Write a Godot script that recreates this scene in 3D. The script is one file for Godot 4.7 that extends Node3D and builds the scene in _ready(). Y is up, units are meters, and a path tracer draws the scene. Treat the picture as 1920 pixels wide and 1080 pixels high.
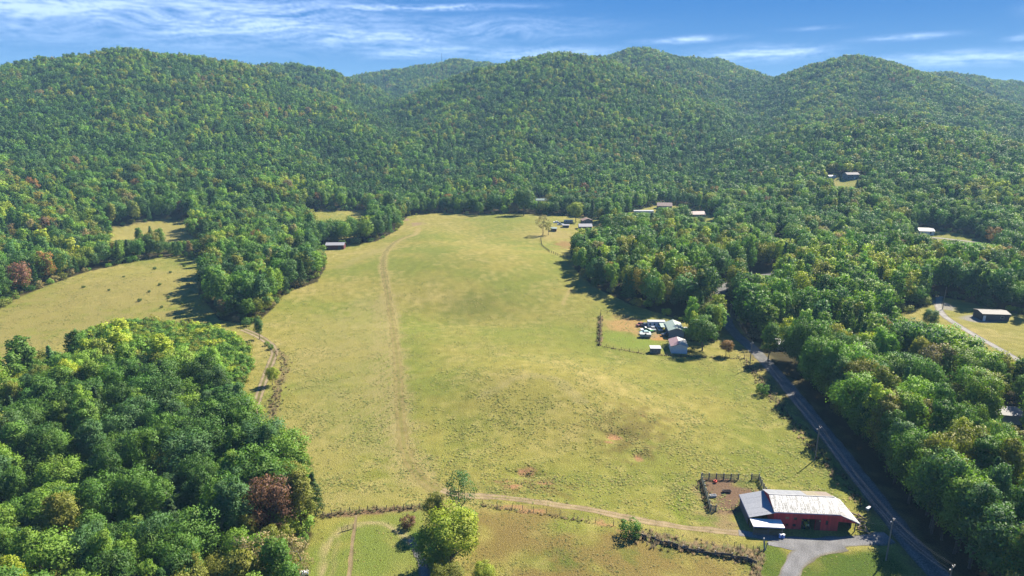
extends Node3D
# A mountain valley seen from about ninety metres above a red barn. Metres, y up, the view looks along -z.

var grain := FastNoiseLite.new()
var broad := FastNoiseLite.new()
var rng := RandomNumberGenerator.new()
var taken := {}

# knolls and dips of the valley floor: centre, height, half widths
var BUMPS := [
	[Vector2(7.0, -202.2), 5.5, 34.0, 24.0],
	[Vector2(-18.4, -369.6), 8.5, 66.0, 52.0],
	[Vector2(-21.5, -283.6), -4.0, 36.0, 22.0],
	[Vector2(-58.6, -447.0), 3.0, 24.0, 40.0],
	[Vector2(3.5, -149.8), -1.3, 4.2, 2.4],
	[Vector2(29.2, -167.4), -0.9, 4.5, 2.6],
	[Vector2(33.4, -156.9), -0.6, 2.6, 2.4],
	[Vector2(0.0, -509.9), 4.0, 60.0, 60.0],
	[Vector2(34.2, -175.7), 2.0, 22.0, 18.0],
	[Vector2(-67.4, -309.3), -1.0, 40.0, 60.0],
	[Vector2(4.6, -123.7), 1.4, 26.0, 14.0],
	[Vector2(112.0, -215.8), 0.0, 1.0, 1.0],
	[Vector2(-195.0, -329.0), 2.5, 60.0, 40.0]]
# crest lines of the mountains: fall of the flanks, crest points
var RIDGES := [
	[0.40, [Vector3(-1148, 109.5, -900), Vector3(-809, 119.7, -950), Vector3(-720, 128.2, -980), Vector3(-641, 142.4, -1000), Vector3(-554, 156.9, -1020), Vector3(-504, 151.0, -1050), Vector3(-449, 143.6, -1090), Vector3(-375, 115.5, -1060), Vector3(-309, 91.1, -1000), Vector3(-225, 59.2, -900), Vector3(-176, 38.4, -830), Vector3(-137, 4.1, -720)]],
	[0.55, [Vector3(-449, 143.6, -1090), Vector3(-342, 82.9, -900), Vector3(-257, 36.8, -740), Vector3(-195, 12.7, -610)]],
	[0.45, [Vector3(-504, 151.0, -1050), Vector3(-382, 82.5, -850), Vector3(-303, 38.9, -700), Vector3(-249, 17.1, -590)]],
	[0.45, [Vector3(-600, 150.3, -1010), Vector3(-457, 76.1, -790), Vector3(-349, 32.8, -630), Vector3(-286, 13.5, -540)]],
	[0.45, [Vector3(-680, 136.0, -990), Vector3(-532, 70.4, -760), Vector3(-402, 31.0, -590), Vector3(-329, 14.1, -500)]],
	[0.45, [Vector3(-809, 119.7, -950), Vector3(-575, 55.6, -680), Vector3(-415, 24.1, -520), Vector3(-327, 8.9, -430)]],
	[0.45, [Vector3(-960, 117.0, -920), Vector3(-649, 47.0, -640), Vector3(-466, 16.6, -480)]],
	[0.58, [Vector3(-536, 154.7, -1300), Vector3(-495, 154.8, -1350), Vector3(-449, 161.8, -1400), Vector3(-386, 151.7, -1400), Vector3(-333, 131.2, -1400), Vector3(-249, 90.3, -1260), Vector3(-165, 47.7, -1080)]],
	[0.40, [Vector3(-595, 156.1, -2150), Vector3(-450, 148.6, -1950), Vector3(-379, 167.6, -1900), Vector3(-247, 182.8, -1900), Vector3(-145, 202.1, -1900), Vector3(-28, 184.0, -1850), Vector3(55, 172.0, -1800)]],
	[0.50, [Vector3(-247, 182.8, -1900), Vector3(-174, 98.6, -1500)]],
	[0.42, [Vector3(-29, 146.3, -1250), Vector3(24, 157.1, -1250), Vector3(86, 167.1, -1250), Vector3(143, 158.0, -1250), Vector3(198, 119.6, -1170), Vector3(234, 84.3, -1080), Vector3(268, 50.3, -980), Vector3(292, 27.1, -860)]],
	[0.62, [Vector3(24, 157.1, -1250), Vector3(-48, 105.6, -1130), Vector3(-86, 72.4, -1010), Vector3(-115, 40.3, -860), Vector3(-120, 9.8, -720)]],
	[0.46, [Vector3(86, 167.1, -1250), Vector3(31, 83.7, -1010), Vector3(0, 32.5, -820), Vector3(-21, 3.8, -670)]],
	[0.46, [Vector3(143, 158.0, -1250), Vector3(116, 76.2, -1000), Vector3(84, 26.2, -820), Vector3(55, 1.6, -690)]],
	[0.46, [Vector3(198, 119.6, -1170), Vector3(173, 54.5, -960), Vector3(136, 10.4, -780)]],
	[0.42, [Vector3(126, 185.5, -1650), Vector3(239, 197.4, -1650), Vector3(301, 209.2, -1650), Vector3(377, 192.6, -1650), Vector3(480, 187.6, -1700), Vector3(576, 164.2, -1750), Vector3(646, 141.2, -1750)]],
	[0.52, [Vector3(301, 209.2, -1650), Vector3(351, 152.8, -1480), Vector3(388, 95.9, -1320), Vector3(381, 39.4, -1080)]],
	[0.52, [Vector3(480, 187.6, -1700), Vector3(475, 107.5, -1400), Vector3(432, 48.4, -1150)]],
	[0.42, [Vector3(566, 133.2, -1600), Vector3(621, 142.8, -1500), Vector3(664, 168.0, -1450), Vector3(697, 177.1, -1430), Vector3(765, 159.5, -1430), Vector3(817, 136.3, -1400), Vector3(831, 100.1, -1280), Vector3(860, 63.2, -1150), Vector3(980, 36.4, -1050)]],
	[0.50, [Vector3(697, 177.1, -1430), Vector3(556, 103.0, -1200), Vector3(434, 56.8, -1030)]],
	[0.50, [Vector3(765, 159.5, -1430), Vector3(639, 84.6, -1130), Vector3(583, 50.3, -980)]],
	[0.50, [Vector3(831, 100.1, -1280), Vector3(681, 46.0, -1000)]],
	[0.38, [Vector3(1008, 146.8, -1900), Vector3(1077, 166.6, -1850), Vector3(1162, 166.6, -1850), Vector3(1264, 151.7, -1850), Vector3(1366, 139.5, -1850), Vector3(1771, 117.6, -1850)]],
	[0.33, [Vector3(361, 33.8, -900), Vector3(403, 56.7, -860), Vector3(447, 62.4, -830), Vector3(502, 48.9, -800), Vector3(561, 28.2, -740), Vector3(748, 6.1, -700)]],
	[0.30, [Vector3(447, 62.4, -830), Vector3(355, 29.4, -680), Vector3(283, 12.4, -590)]],
	[0.30, [Vector3(502, 48.9, -800), Vector3(407, 22.2, -640), Vector3(339, 4.8, -540)]],
	[0.30, [Vector3(561, 28.2, -740), Vector3(437, 8.9, -580)]]]


func set_view() -> void:
	var cam := Camera3D.new()
	cam.name = "camera"
	cam.fov = 47.0
	cam.near = 0.5
	cam.far = 20000.0
	cam.position = Vector3(0, 90, 0)
	cam.rotation_degrees = Vector3(-15.3, 0, 0)
	add_child(cam)
	cam.current = true

	var sun := DirectionalLight3D.new()
	sun.name = "sun"
	sun.light_color = Color(1.0, 0.955, 0.87)
	sun.light_energy = 1.6
	sun.light_angular_distance = 0.5
	sun.shadow_enabled = true
	add_child(sun)
	sun.look_at_from_position(Vector3(0.72, 0.90, -0.66) * 100.0, Vector3.ZERO)

	var sky := ProceduralSkyMaterial.new()
	sky.sky_top_color = Color(0.015, 0.26, 0.475)
	sky.sky_horizon_color = Color(0.32, 0.455, 0.565)
	sky.sky_curve = 0.055
	sky.sky_energy_multiplier = 1.0
	sky.ground_bottom_color = Color(0.2, 0.24, 0.16)
	sky.ground_horizon_color = Color(0.26, 0.4, 0.5)
	sky.sun_angle_max = 12.0
	sky.sky_cover = cirrus()
	sky.sky_cover_modulate = Color(0.475, 0.485, 0.495, 1)
	var e := Environment.new()
	e.background_mode = Environment.BG_SKY
	e.sky = Sky.new()
	e.sky.sky_material = sky
	e.background_energy_multiplier = 1.0
	e.tonemap_mode = Environment.TONE_MAPPER_LINEAR
	e.tonemap_exposure = 3.3
	e.fog_enabled = true
	e.fog_density = 0.00012
	e.fog_light_color = Color(0.64, 0.83, 1.0)
	e.sdfgi_enabled = true
	e.ssao_enabled = true
	e.ssil_enabled = true
	var we := WorldEnvironment.new()
	we.name = "sky_and_air"
	we.environment = e
	add_child(we)


# Thin ice clouds: streaky noise laid on a plane far up, thicker in a few banks.
func cirrus() -> ImageTexture:
	var w := 4096
	var h := 2048
	var n := FastNoiseLite.new()
	n.seed = 11
	n.noise_type = FastNoiseLite.TYPE_SIMPLEX_SMOOTH
	n.frequency = 1.0
	n.fractal_octaves = 5
	n.fractal_gain = 0.55
	var warp := FastNoiseLite.new()
	warp.seed = 4
	warp.frequency = 1.0
	warp.fractal_octaves = 2
	# banks: azimuth and height in degrees, half widths, thickness
	var banks := [[-36.0, 6.8, 13.0, 2.2, 1.6], [-21.0, 6.3, 12.0, 2.0, 1.3], [-9.0, 7.55, 9.0, 0.26, 1.5], [-12.5, 5.2, 8.0, 0.9, 1.25], [-7.0, 4.3, 6.0, 0.5, 1.2], [2.0, 4.2, 6.0, 0.5, 1.2], [-2.0, 6.0, 9.0, 1.0, 0.8],
		[14.0, 5.1, 3.4, 0.24, 1.2], [19.5, 3.9, 4.5, 0.6, 1.35], [29.0, 4.75, 3.0, 0.2, 1.1], [33.0, 3.2, 6.0, 0.5, 1.3], [36.0, 4.4, 1.2, 0.25, 1.1], [23.0, 5.6, 2.0, 0.15, 0.7], [38.0, 6.2, 2.0, 0.6, 0.9]]
	var data := PackedByteArray()
	data.resize(w * h * 4)
	data.fill(255)
	for y in h:
		var up := 90.0 - (y + 0.5) / h * 180.0
		for x in w:
			var a := 0.0
			if up > 0.0 and up < 26.0:
				var az := wrapf((x + 0.5) / w * 360.0, -180.0, 180.0)
				var lean := up - az * 0.018 + warp.get_noise_2d(az * 0.06, up * 0.3) * 0.9
				var s := 0.5 * n.get_noise_2d(az * 0.075, lean * 0.75) + 0.5 * n.get_noise_2d(az * 0.2 + 50.0, lean * 3.0) + 0.42 * n.get_noise_2d(az * 0.55 + 90.0, lean * 8.0 - az * 0.12)
				var thick := 0.0
				if absf(az) < 60.0 and up < 12.0:
					for b in banks:
						var q: float = pow((az - b[0]) / b[2], 2) + pow((up - b[1] - 0.02 * (az - b[0])) / b[3], 2)
						if q < 4.0:
							thick = maxf(thick, b[4] * exp(-q))
				else:
					thick = 0.55
				a = pow(clampf(thick * (0.52 + 1.0 * s), 0.0, 1.0), 1.25) * 0.95
				a *= 1.0 - smoothstep(14.0, 26.0, up)
			data[(y * w + x) * 4 + 3] = int(a * 255.0)
	return ImageTexture.create_from_image(Image.create_from_data(w, h, false, Image.FORMAT_RGBA8, data))


# ---------------------------------------------------------------- the lie of the land
const CX0 := -2000.0
const CZ0 := 200.0
const CELL := 20.0
const CNX := 211
const CNZ := 121
var coarse := PackedFloat32Array()
var seen_cell := PackedByteArray()


func smax(a: float, b: float, k: float) -> float:
	var h := maxf(k - absf(a - b), 0.0) / k
	return maxf(a, b) + h * h * k * 0.25


func ridge_height(x: float, z: float) -> float:
	var h := clampf((-z - 640.0) * 0.075, 0.0, 67.5)
	for r in RIDGES:
		var best := -1e9
		var pts: Array = r[1]
		var slope: float = r[0]
		for i in pts.size() - 1:
			var a: Vector3 = pts[i]
			var b: Vector3 = pts[i + 1]
			var dx := b.x - a.x
			var dz := b.z - a.z
			var t := clampf(((x - a.x) * dx + (z - a.z) * dz) / (dx * dx + dz * dz), 0.0, 1.0)
			var ox := x - a.x - dx * t
			var oz := z - a.z - dz * t
			best = maxf(best, a.y + (b.y - a.y) * t - slope * (sqrt(ox * ox + oz * oz + 1600.0) - 40.0))
		h = smax(h, best, 14.0)
	return h


func lay_mountains() -> void:
	var gully := FastNoiseLite.new()
	gully.seed = 5
	gully.noise_type = FastNoiseLite.TYPE_SIMPLEX_SMOOTH
	gully.fractal_type = FastNoiseLite.FRACTAL_RIDGED
	gully.fractal_octaves = 3
	gully.frequency = 1.0 / 150.0
	coarse.resize(CNX * CNZ)
	seen_cell.resize(CNX * CNZ)
	for j in CNZ:
		for i in CNX:
			var x := CX0 + i * CELL
			var z := -(CZ0 + j * CELL)
			var h := ridge_height(x, z) if j > 2 else 0.0
			h += gully.get_noise_2d(x, z) * 6.0 * smoothstep(14.0, 80.0, h)
			coarse[j * CNX + i] = h
	# cells that something on them could be seen from the view's side of the crests
	for j in CNZ:
		for i in CNX:
			var p := Vector3(CX0 + i * CELL, coarse[j * CNX + i] + 40.0, -(CZ0 + j * CELL))
			var ok := 1
			var steps := int(p.length() / 35.0)
			for k in range(6, steps):
				var q := Vector3(0, 90, 0).lerp(p, k / float(steps))
				if land(q.x, q.z) > q.y:
					ok = 0
					break
			seen_cell[j * CNX + i] = ok


func land(x: float, z: float) -> float:
	var fx := (x - CX0) / CELL
	var fz := (-z - CZ0) / CELL
	if fz < 0.0:
		return 0.0
	fx = clampf(fx, 0.0, CNX - 1.001)
	fz = minf(fz, CNZ - 1.001)
	var i := int(fx)
	var j := int(fz)
	var u := fx - i
	var v := fz - j
	var o := j * CNX + i
	return lerpf(lerpf(coarse[o], coarse[o + 1], u), lerpf(coarse[o + CNX], coarse[o + CNX + 1], u), v)


func height(x: float, z: float) -> float:
	var h := 0.0
	if z < -60.0 and z > -800.0:
		for b in BUMPS:
			var c: Vector2 = b[0]
			var qx: float = (x - c.x) / b[2]
			var qz: float = (z - c.y) / b[3]
			var q := qx * qx + qz * qz
			if q < 9.0:
				h += b[1] * exp(-q)
	return h + land(x, z) if z < -CZ0 else h


func on(p: Vector2, lift := 0.0) -> Vector3:
	return Vector3(p.x, height(p.x, p.y) + lift, p.y)


# ---------------------------------------------------------------- helpers
func numbered(called: String) -> String:
	var n: int = taken.get(called, 0)
	taken[called] = n + 1
	return called if n == 0 else "%s_%03d" % [called, n]


func thing(called: String, label: String, category: String, at := Vector3.ZERO, turn := 0.0, group := "") -> Node3D:
	var o := Node3D.new()
	o.name = numbered(called)
	add_child(o)
	o.position = at
	o.rotation.y = turn
	tag(o, label, category, group)
	return o


func tag(o: Node3D, label: String, category: String, group := "") -> void:
	o.set_meta("label", label)
	o.set_meta("category", category)
	if group:
		o.set_meta("group", group)


func part(called: String, mesh: Mesh, m: Material, parent: Node, at := Transform3D.IDENTITY) -> MeshInstance3D:
	var o := MeshInstance3D.new()
	o.name = called if parent != self else numbered(called)
	o.mesh = mesh
	o.material_override = m
	o.transform = at
	parent.add_child(o, true)
	return o


func struct(called: String, mesh: Mesh, m: Material, label: String) -> MeshInstance3D:
	var o := part(called, mesh, m, self)
	o.set_meta("kind", "structure")
	o.set_meta("label", label)
	return o


func lin(r: float, g: float, b: float) -> Color:
	return Color(r, g, b).linear_to_srgb()


func paint(r: float, g: float, b: float, rough := 0.8, metal := 0.0) -> StandardMaterial3D:
	var m := StandardMaterial3D.new()
	m.albedo_color = lin(r, g, b)
	m.roughness = rough
	m.metallic = metal
	return m


func noise_tex(size: int, freq: float, lo: Color, hi: Color, octaves := 4, sd := 1, mid = null, normal := false) -> NoiseTexture2D:
	var t := NoiseTexture2D.new()
	t.width = size
	t.height = size
	t.seamless = true
	t.generate_mipmaps = false
	var n := FastNoiseLite.new()
	n.seed = sd
	n.frequency = freq
	n.fractal_octaves = octaves
	t.noise = n
	if not normal:
		var g := Gradient.new()
		g.set_color(0, lo)
		g.set_color(1, hi)
		if mid != null:
			g.add_point(0.5, mid)
		t.color_ramp = g
	return t


func worn(r: float, g: float, b: float, rough := 0.8, scale := 0.3, strength := 0.35, sd := 3) -> StandardMaterial3D:
	var m := paint(r * 0.9, g * 0.9, b * 0.9, rough)
	m.albedo_texture = noise_tex(256, 0.02, Color(1.0 - strength, 1.0 - strength, 1.0 - strength), Color(1, 1, 1), 5, sd)
	m.uv1_triplanar = true
	m.uv1_scale = Vector3.ONE * scale
	return m


func begin() -> SurfaceTool:
	var st := SurfaceTool.new()
	st.begin(Mesh.PRIMITIVE_TRIANGLES)
	return st


func quad(st: SurfaceTool, a: Vector3, b: Vector3, c: Vector3, d: Vector3) -> void:
	# a b c d run clockwise as seen from the front
	var n := (c - a).cross(b - a).normalized()
	var uv := [Vector2(0, 0), Vector2(1, 0), Vector2(1, 1), Vector2(0, 1)]
	var p := [a, b, c, d]
	for k in [0, 1, 2, 0, 2, 3]:
		st.set_normal(n)
		st.set_uv(uv[k])
		st.add_vertex(p[k])


func box(st: SurfaceTool, lo: Vector3, hi: Vector3, t := Transform3D.IDENTITY) -> void:
	var p := []
	for k in 8:
		p.append(t * Vector3(hi.x if k & 1 else lo.x, hi.y if k & 2 else lo.y, hi.z if k & 4 else lo.z))
	for f in [[4, 6, 7, 5], [1, 3, 2, 0], [5, 7, 3, 1], [0, 2, 6, 4], [6, 2, 3, 7], [0, 4, 5, 1]]:
		quad(st, p[f[0]], p[f[1]], p[f[2]], p[f[3]])


# A slab between a quad and the same quad pushed down by its thickness.
func slab(st: SurfaceTool, a: Vector3, b: Vector3, c: Vector3, d: Vector3, thick: float) -> void:
	var n := (c - a).cross(b - a).normalized() * thick
	quad(st, a, b, c, d)
	quad(st, d - n, c - n, b - n, a - n)
	quad(st, b, a, a - n, b - n)
	quad(st, c, b, b - n, c - n)
	quad(st, d, c, c - n, d - n)
	quad(st, a, d, d - n, a - n)


func tube(st: SurfaceTool, a: Vector3, b: Vector3, ra: float, rb: float, sides := 6) -> void:
	var along := (b - a).normalized()
	var u := along.cross(Vector3.UP if absf(along.y) < 0.9 else Vector3.RIGHT).normalized()
	var v := along.cross(u)
	for k in sides:
		var c0 := cos(TAU * k / sides)
		var s0 := sin(TAU * k / sides)
		var c1 := cos(TAU * (k + 1) / sides)
		var s1 := sin(TAU * (k + 1) / sides)
		var d0 := u * c0 + v * s0
		var d1 := u * c1 + v * s1
		var p := [a + d0 * ra, b + d0 * rb, b + d1 * rb, a + d1 * ra]
		var n := [d0, d0, d1, d1]
		for q in [0, 1, 2, 0, 2, 3]:
			st.set_normal(n[q])
			st.set_uv(Vector2(k / float(sides), 1.0 if q == 1 or q == 2 else 0.0))
			st.add_vertex(p[q])
	for k in sides:
		var d0 := u * cos(TAU * k / sides) + v * sin(TAU * k / sides)
		var d1 := u * cos(TAU * (k + 1) / sides) + v * sin(TAU * (k + 1) / sides)
		st.set_normal(along)
		st.set_uv(Vector2(0.5, 0.5))
		for p in [b, b + d1 * rb, b + d0 * rb]:
			st.add_vertex(p)


func box_mesh(lo: Vector3, hi: Vector3) -> ArrayMesh:
	var st := begin()
	box(st, lo, hi)
	return st.commit()


func tube_mesh(a: Vector3, b: Vector3, ra: float, rb: float, sides := 6) -> ArrayMesh:
	var st := begin()
	tube(st, a, b, ra, rb, sides)
	return st.commit()


func spread(pts: Array, step: float) -> PackedVector2Array:
	# points along a smooth line through pts
	var c := Curve2D.new()
	for i in pts.size():
		var a: Vector2 = pts[maxi(i - 1, 0)]
		var b: Vector2 = pts[mini(i + 1, pts.size() - 1)]
		var d := (b - a) / 6.0
		var back := d
		var fore := d
		if i > 0 and i < pts.size() - 1:
			var l0: float = (pts[i] - pts[i - 1]).length()
			var l1: float = (pts[i + 1] - pts[i]).length()
			back = d.normalized() * minf(d.length(), l0 / 3.0)
			fore = d.normalized() * minf(d.length(), l1 / 3.0)
		c.add_point(pts[i], -back, fore)
	var out := PackedVector2Array()
	var n := maxi(2, int(c.get_baked_length() / step))
	for k in n + 1:
		out.append(c.sample_baked(c.get_baked_length() * k / n, true))
	return out


# A strip of ground along a line: shades gives the colour at each place across it, ragged moves its edges.
func ribbon(pts: Array, wide0: float, wide1: float, lift: float, ragged: float, shades: Array, step := 1.0) -> ArrayMesh:
	var line := spread(pts, step)
	var st := begin()
	var cols := shades.size()
	var rows := []
	for k in line.size():
		var p := line[k]
		var d := (line[mini(k + 1, line.size() - 1)] - line[maxi(k - 1, 0)]).normalized()
		var side := Vector2(-d.y, d.x)
		var w := lerpf(wide0, wide1, k / float(line.size() - 1)) * 0.5
		var row := []
		for c in cols:
			var t := c / float(cols - 1) * 2.0 - 1.0
			var edge := ragged * grain.get_noise_2d(p.x * 3.1 + c * 40.0, p.y * 3.1) if c == 0 or c == cols - 1 else ragged * 0.4 * grain.get_noise_2d(p.x * 2.0 + c * 17.0, p.y * 2.0)
			var q := p + side * (t * w + edge)
			row.append(on(q, lift if c > 0 and c < cols - 1 else lift * 0.3))
		rows.append(row)
	for k in line.size():
		for c in cols:
			var p: Vector3 = rows[k][c]
			var f := 1.0 + 0.35 * grain.get_noise_2d(p.x * 5.0, p.z * 5.0)
			var s: Color = shades[c]
			st.set_color(Color(s.r * f, s.g * f, s.b * f))
			var e := 0.6
			st.set_normal(Vector3(height(p.x - e, p.z) - height(p.x + e, p.z), 2.0 * e, height(p.x, p.z - e) - height(p.x, p.z + e)).normalized())
			st.set_uv(Vector2(c, k))
			st.add_vertex(p)
	for k in line.size() - 1:
		for c in cols - 1:
			var o := k * cols + c
			for q in [o, o + cols, o + 1, o + 1, o + cols, o + cols + 1]:
				st.add_index(q)
	return st.commit()


func ground_mat(scale: float, rough := 0.95, sd := 7, low := 0.72) -> StandardMaterial3D:
	var m := StandardMaterial3D.new()
	m.albedo_color = lin(0.83, 0.83, 0.82)
	m.vertex_color_use_as_albedo = true
	m.roughness = rough
	m.metallic_specular = 0.2
	m.albedo_texture = noise_tex(512, 0.03, Color(low, low, low), Color(1, 1, 1), 5, sd)
	m.uv1_triplanar = true
	m.uv1_world_triplanar = true
	m.uv1_scale = Vector3.ONE * scale
	return m


# ---------------------------------------------------------------- open ground, where no forest stands
var PASTURE := [Vector2(-33.0, -67.8), Vector2(-42.4, -111.9), Vector2(-43.7, -125.5), Vector2(-47.9, -133.5), Vector2(-55.3, -147.1), Vector2(-63.6, -155.3), Vector2(-77.0, -171.8), Vector2(-83.5, -179.1), Vector2(-89.9, -198.0), Vector2(-95.9, -218.4), Vector2(-100.7, -239.9), Vector2(-111.9, -264.7), Vector2(-110.2, -283.9), Vector2(-112.9, -305.7), Vector2(-111.3, -320.9), Vector2(-102.7, -338.1), Vector2(-106.2, -366.4), Vector2(-117.9, -402.2), Vector2(-124.5, -433.6), Vector2(-111.5, -438.4), Vector2(-93.4, -447.0), Vector2(-85.8, -489.7), Vector2(-89.1, -535.2), Vector2(-87.7, -563.7), Vector2(-60.7, -577.2), Vector2(-27.3, -560.8), Vector2(0.0, -566.1), Vector2(18.1, -559.0), Vector2(31.4, -553.8), Vector2(45.2, -557.4), Vector2(75.1, -544.5), Vector2(62.1, -475.3), Vector2(46.4, -428.3), Vector2(35.5, -371.1), Vector2(34.5, -353.0), Vector2(40.9, -327.1), Vector2(55.3, -299.1), Vector2(69.0, -281.8), Vector2(75.9, -271.4), Vector2(70.0, -248.5), Vector2(81.7, -248.6), Vector2(90.1, -271.4), Vector2(97.5, -275.9), Vector2(94.4, -239.6), Vector2(92.1, -210.1), Vector2(88.5, -163.8), Vector2(86.8, -128.5), Vector2(87.0, -111.9), Vector2(79.8, -84.6), Vector2(67.5, -67.8)]
var MEADOW := [Vector2(-226.2, -206.5), Vector2(-242.0, -256.1), Vector2(-235.4, -291.3), Vector2(-239.2, -318.0), Vector2(-237.5, -362.7), Vector2(-225.0, -395.3), Vector2(-210.0, -404.5), Vector2(-188.8, -398.2), Vector2(-167.1, -355.3), Vector2(-148.7, -305.9), Vector2(-127.8, -275.7), Vector2(-111.7, -269.0), Vector2(-101.8, -242.9), Vector2(-93.4, -215.9), Vector2(-89.1, -196.0), Vector2(-112.7, -205.7), Vector2(-142.4, -230.1), Vector2(-154.3, -220.7), Vector2(-161.6, -206.5), Vector2(-164.4, -195.9), Vector2(-172.7, -175.7)]
var CLEARING := [Vector2(-270.1, -433.4), Vector2(-286.5, -470.2), Vector2(-268.2, -500.6), Vector2(-245.3, -504.8), Vector2(-221.6, -452.6), Vector2(-224.9, -414.1), Vector2(-245.4, -414.2)]
var FAR_MEADOW := [Vector2(-177.0, -554.6), Vector2(-165.9, -569.6), Vector2(-128.8, -589.6), Vector2(-115.8, -553.3), Vector2(-100.9, -475.0), Vector2(-120.4, -459.9), Vector2(-154.3, -498.2)]
var LAWN := [Vector2(146.7, -261.6), Vector2(172.4, -283.6), Vector2(193.5, -296.8), Vector2(204.6, -313.1), Vector2(215.3, -309.3), Vector2(221.6, -296.0), Vector2(233.4, -275.9), Vector2(190.2, -202.2), Vector2(165.6, -202.2), Vector2(160.0, -220.7), Vector2(150.2, -236.7)]
var FAR_LAWN := [Vector2(270.5, -452.6), Vector2(308.4, -488.3), Vector2(323.9, -478.3), Vector2(327.6, -459.1), Vector2(315.3, -427.4), Vector2(274.3, -395.8), Vector2(251.8, -404.8)]
var HILL_LAWN := [Vector2(309.3, -658.9), Vector2(336.6, -646.9), Vector2(320.8, -607.7), Vector2(298.7, -599.7), Vector2(296.6, -627.5)]
var YARDS := [Vector2(94.7, -570.1), Vector2(116.2, -598.6), Vector2(139.6, -629.2), Vector2(163.2, -622.1), Vector2(172.8, -553.4), Vector2(159.8, -502.8), Vector2(140.9, -493.7), Vector2(127.7, -542.5), Vector2(97.6, -546.9)]
var THICKET := [Vector2(-171.8, -248.5), Vector2(-168.7, -261.3), Vector2(-151.6, -266.8), Vector2(-122.8, -257.7), Vector2(-104.4, -241.6), Vector2(-93.4, -220.9), Vector2(-89.1, -196.0), Vector2(-109.6, -203.1), Vector2(-135.3, -220.7), Vector2(-157.6, -235.5)]
var ROAD := [Vector2(84.6, -100.6), Vector2(85.0, -114.8), Vector2(85.6, -126.4), Vector2(86.9, -141.8), Vector2(88.6, -160.8), Vector2(90.4, -183.3), Vector2(92.1, -207.8), Vector2(92.8, -228.4), Vector2(92.7, -243.7), Vector2(91.8, -253.6), Vector2(92.4, -267.1), Vector2(95.5, -285.1), Vector2(100.2, -306.3), Vector2(106.0, -323.5), Vector2(114.6, -337.1), Vector2(125.3, -346.2), Vector2(138.4, -354.5), Vector2(159.2, -369.6)]
var opens := []
var boxes := []


func prepare_opens() -> void:
	for a in [PASTURE, MEADOW, CLEARING, FAR_MEADOW, LAWN, FAR_LAWN, HILL_LAWN, YARDS]:
		var p := PackedVector2Array(a)
		var r := Rect2(p[0], Vector2.ZERO)
		for q in p:
			r = r.expand(q)
		opens.append(p)
		boxes.append(r)


func is_open(q: Vector2) -> bool:
	for k in opens.size():
		if boxes[k].has_point(q) and Geometry2D.is_point_in_polygon(q, opens[k]):
			return true
	return false


func line_gap(q: Vector2, pts: Array) -> float:
	var best := 1e9
	for i in pts.size() - 1:
		best = minf(best, q.distance_to(Geometry2D.get_closest_point_to_segment(q, pts[i], pts[i + 1])))
	return best


var gx := PackedFloat32Array()
var gz := PackedFloat32Array()
var tint := PackedColorArray()


func blot(c: Vector2, rx: float, rz: float, col: Color, strength: float, edge := 0.5, rough := 0.5, turn := 0.0, scale := 6.0) -> void:
	var reach := maxf(rx, rz) * 1.3
	for j in range(gz.bsearch(-c.y - reach), gz.bsearch(-c.y + reach)):
		for i in range(gx.bsearch(c.x - reach), gx.bsearch(c.x + reach)):
			var d := Vector2(gx[i] - c.x, -gz[j] - c.y).rotated(-turn)
			var q := Vector2(d.x / rx, d.y / rz).length() + rough * grain.get_noise_2d(gx[i] * 10.0 / scale, gz[j] * 10.0 / scale)
			if q < 1.0:
				var k := j * gx.size() + i
				tint[k] = tint[k].lerp(col, strength * (1.0 - smoothstep(1.0 - edge, 1.0, q)))


func trail(pts: Array, wide: float, col: Color, strength: float, rough := 0.5, streaks := 0.0) -> void:
	var line := spread(pts, 3.0)
	var lo := line[0]
	var hi := line[0]
	for p in line:
		lo = lo.min(p)
		hi = hi.max(p)
	for j in range(gz.bsearch(-hi.y - wide), gz.bsearch(-lo.y + wide)):
		var near := PackedVector2Array()
		for k in line.size() - 1:
			if minf(line[k].y, line[k + 1].y) - wide < -gz[j] and maxf(line[k].y, line[k + 1].y) + wide > -gz[j]:
				near.append(line[k])
				near.append(line[k + 1])
		if near.is_empty():
			continue
		for i in range(gx.bsearch(lo.x - wide), gx.bsearch(hi.x + wide)):
			var q := Vector2(gx[i], -gz[j])
			var best := 1e9
			var side := 0.0
			for k in range(0, near.size(), 2):
				var g := q.distance_to(Geometry2D.get_closest_point_to_segment(q, near[k], near[k + 1]))
				if g < best:
					best = g
					side = signf((near[k + 1] - near[k]).cross(q - near[k]))
			var t := best / wide + rough * grain.get_noise_2d(q.x * 2.2, q.y * 2.2)
			if t < 1.0:
				var k := j * gx.size() + i
				var s := strength * (1.0 - smoothstep(0.35, 1.0, t))
				if streaks > 0.0:
					s *= clampf(0.7 + streaks * sin(best * side * 4.3 + 2.0 * grain.get_noise_2d(q.x, q.y)), 0.0, 1.2)
				tint[k] = tint[k].lerp(col, clampf(s, 0.0, 1.0))


func steps(stops: Array) -> PackedFloat32Array:
	# values from stop to stop, [from, spacing there], the spacing growing smoothly between
	var out := PackedFloat32Array()
	for s in stops.size() - 1:
		var v: float = stops[s][0]
		while v < stops[s + 1][0]:
			out.append(v)
			v += lerpf(stops[s][1], stops[s + 1][1], (v - stops[s][0]) / (stops[s + 1][0] - stops[s][0]))
	out.append(stops[-1][0])
	return out


const STRAW := Color(0.40, 0.315, 0.135)
const DIRT := Color(0.30, 0.215, 0.13)
const CLAY := Color(0.40, 0.215, 0.115)
const GREEN := Color(0.135, 0.19, 0.03)


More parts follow.
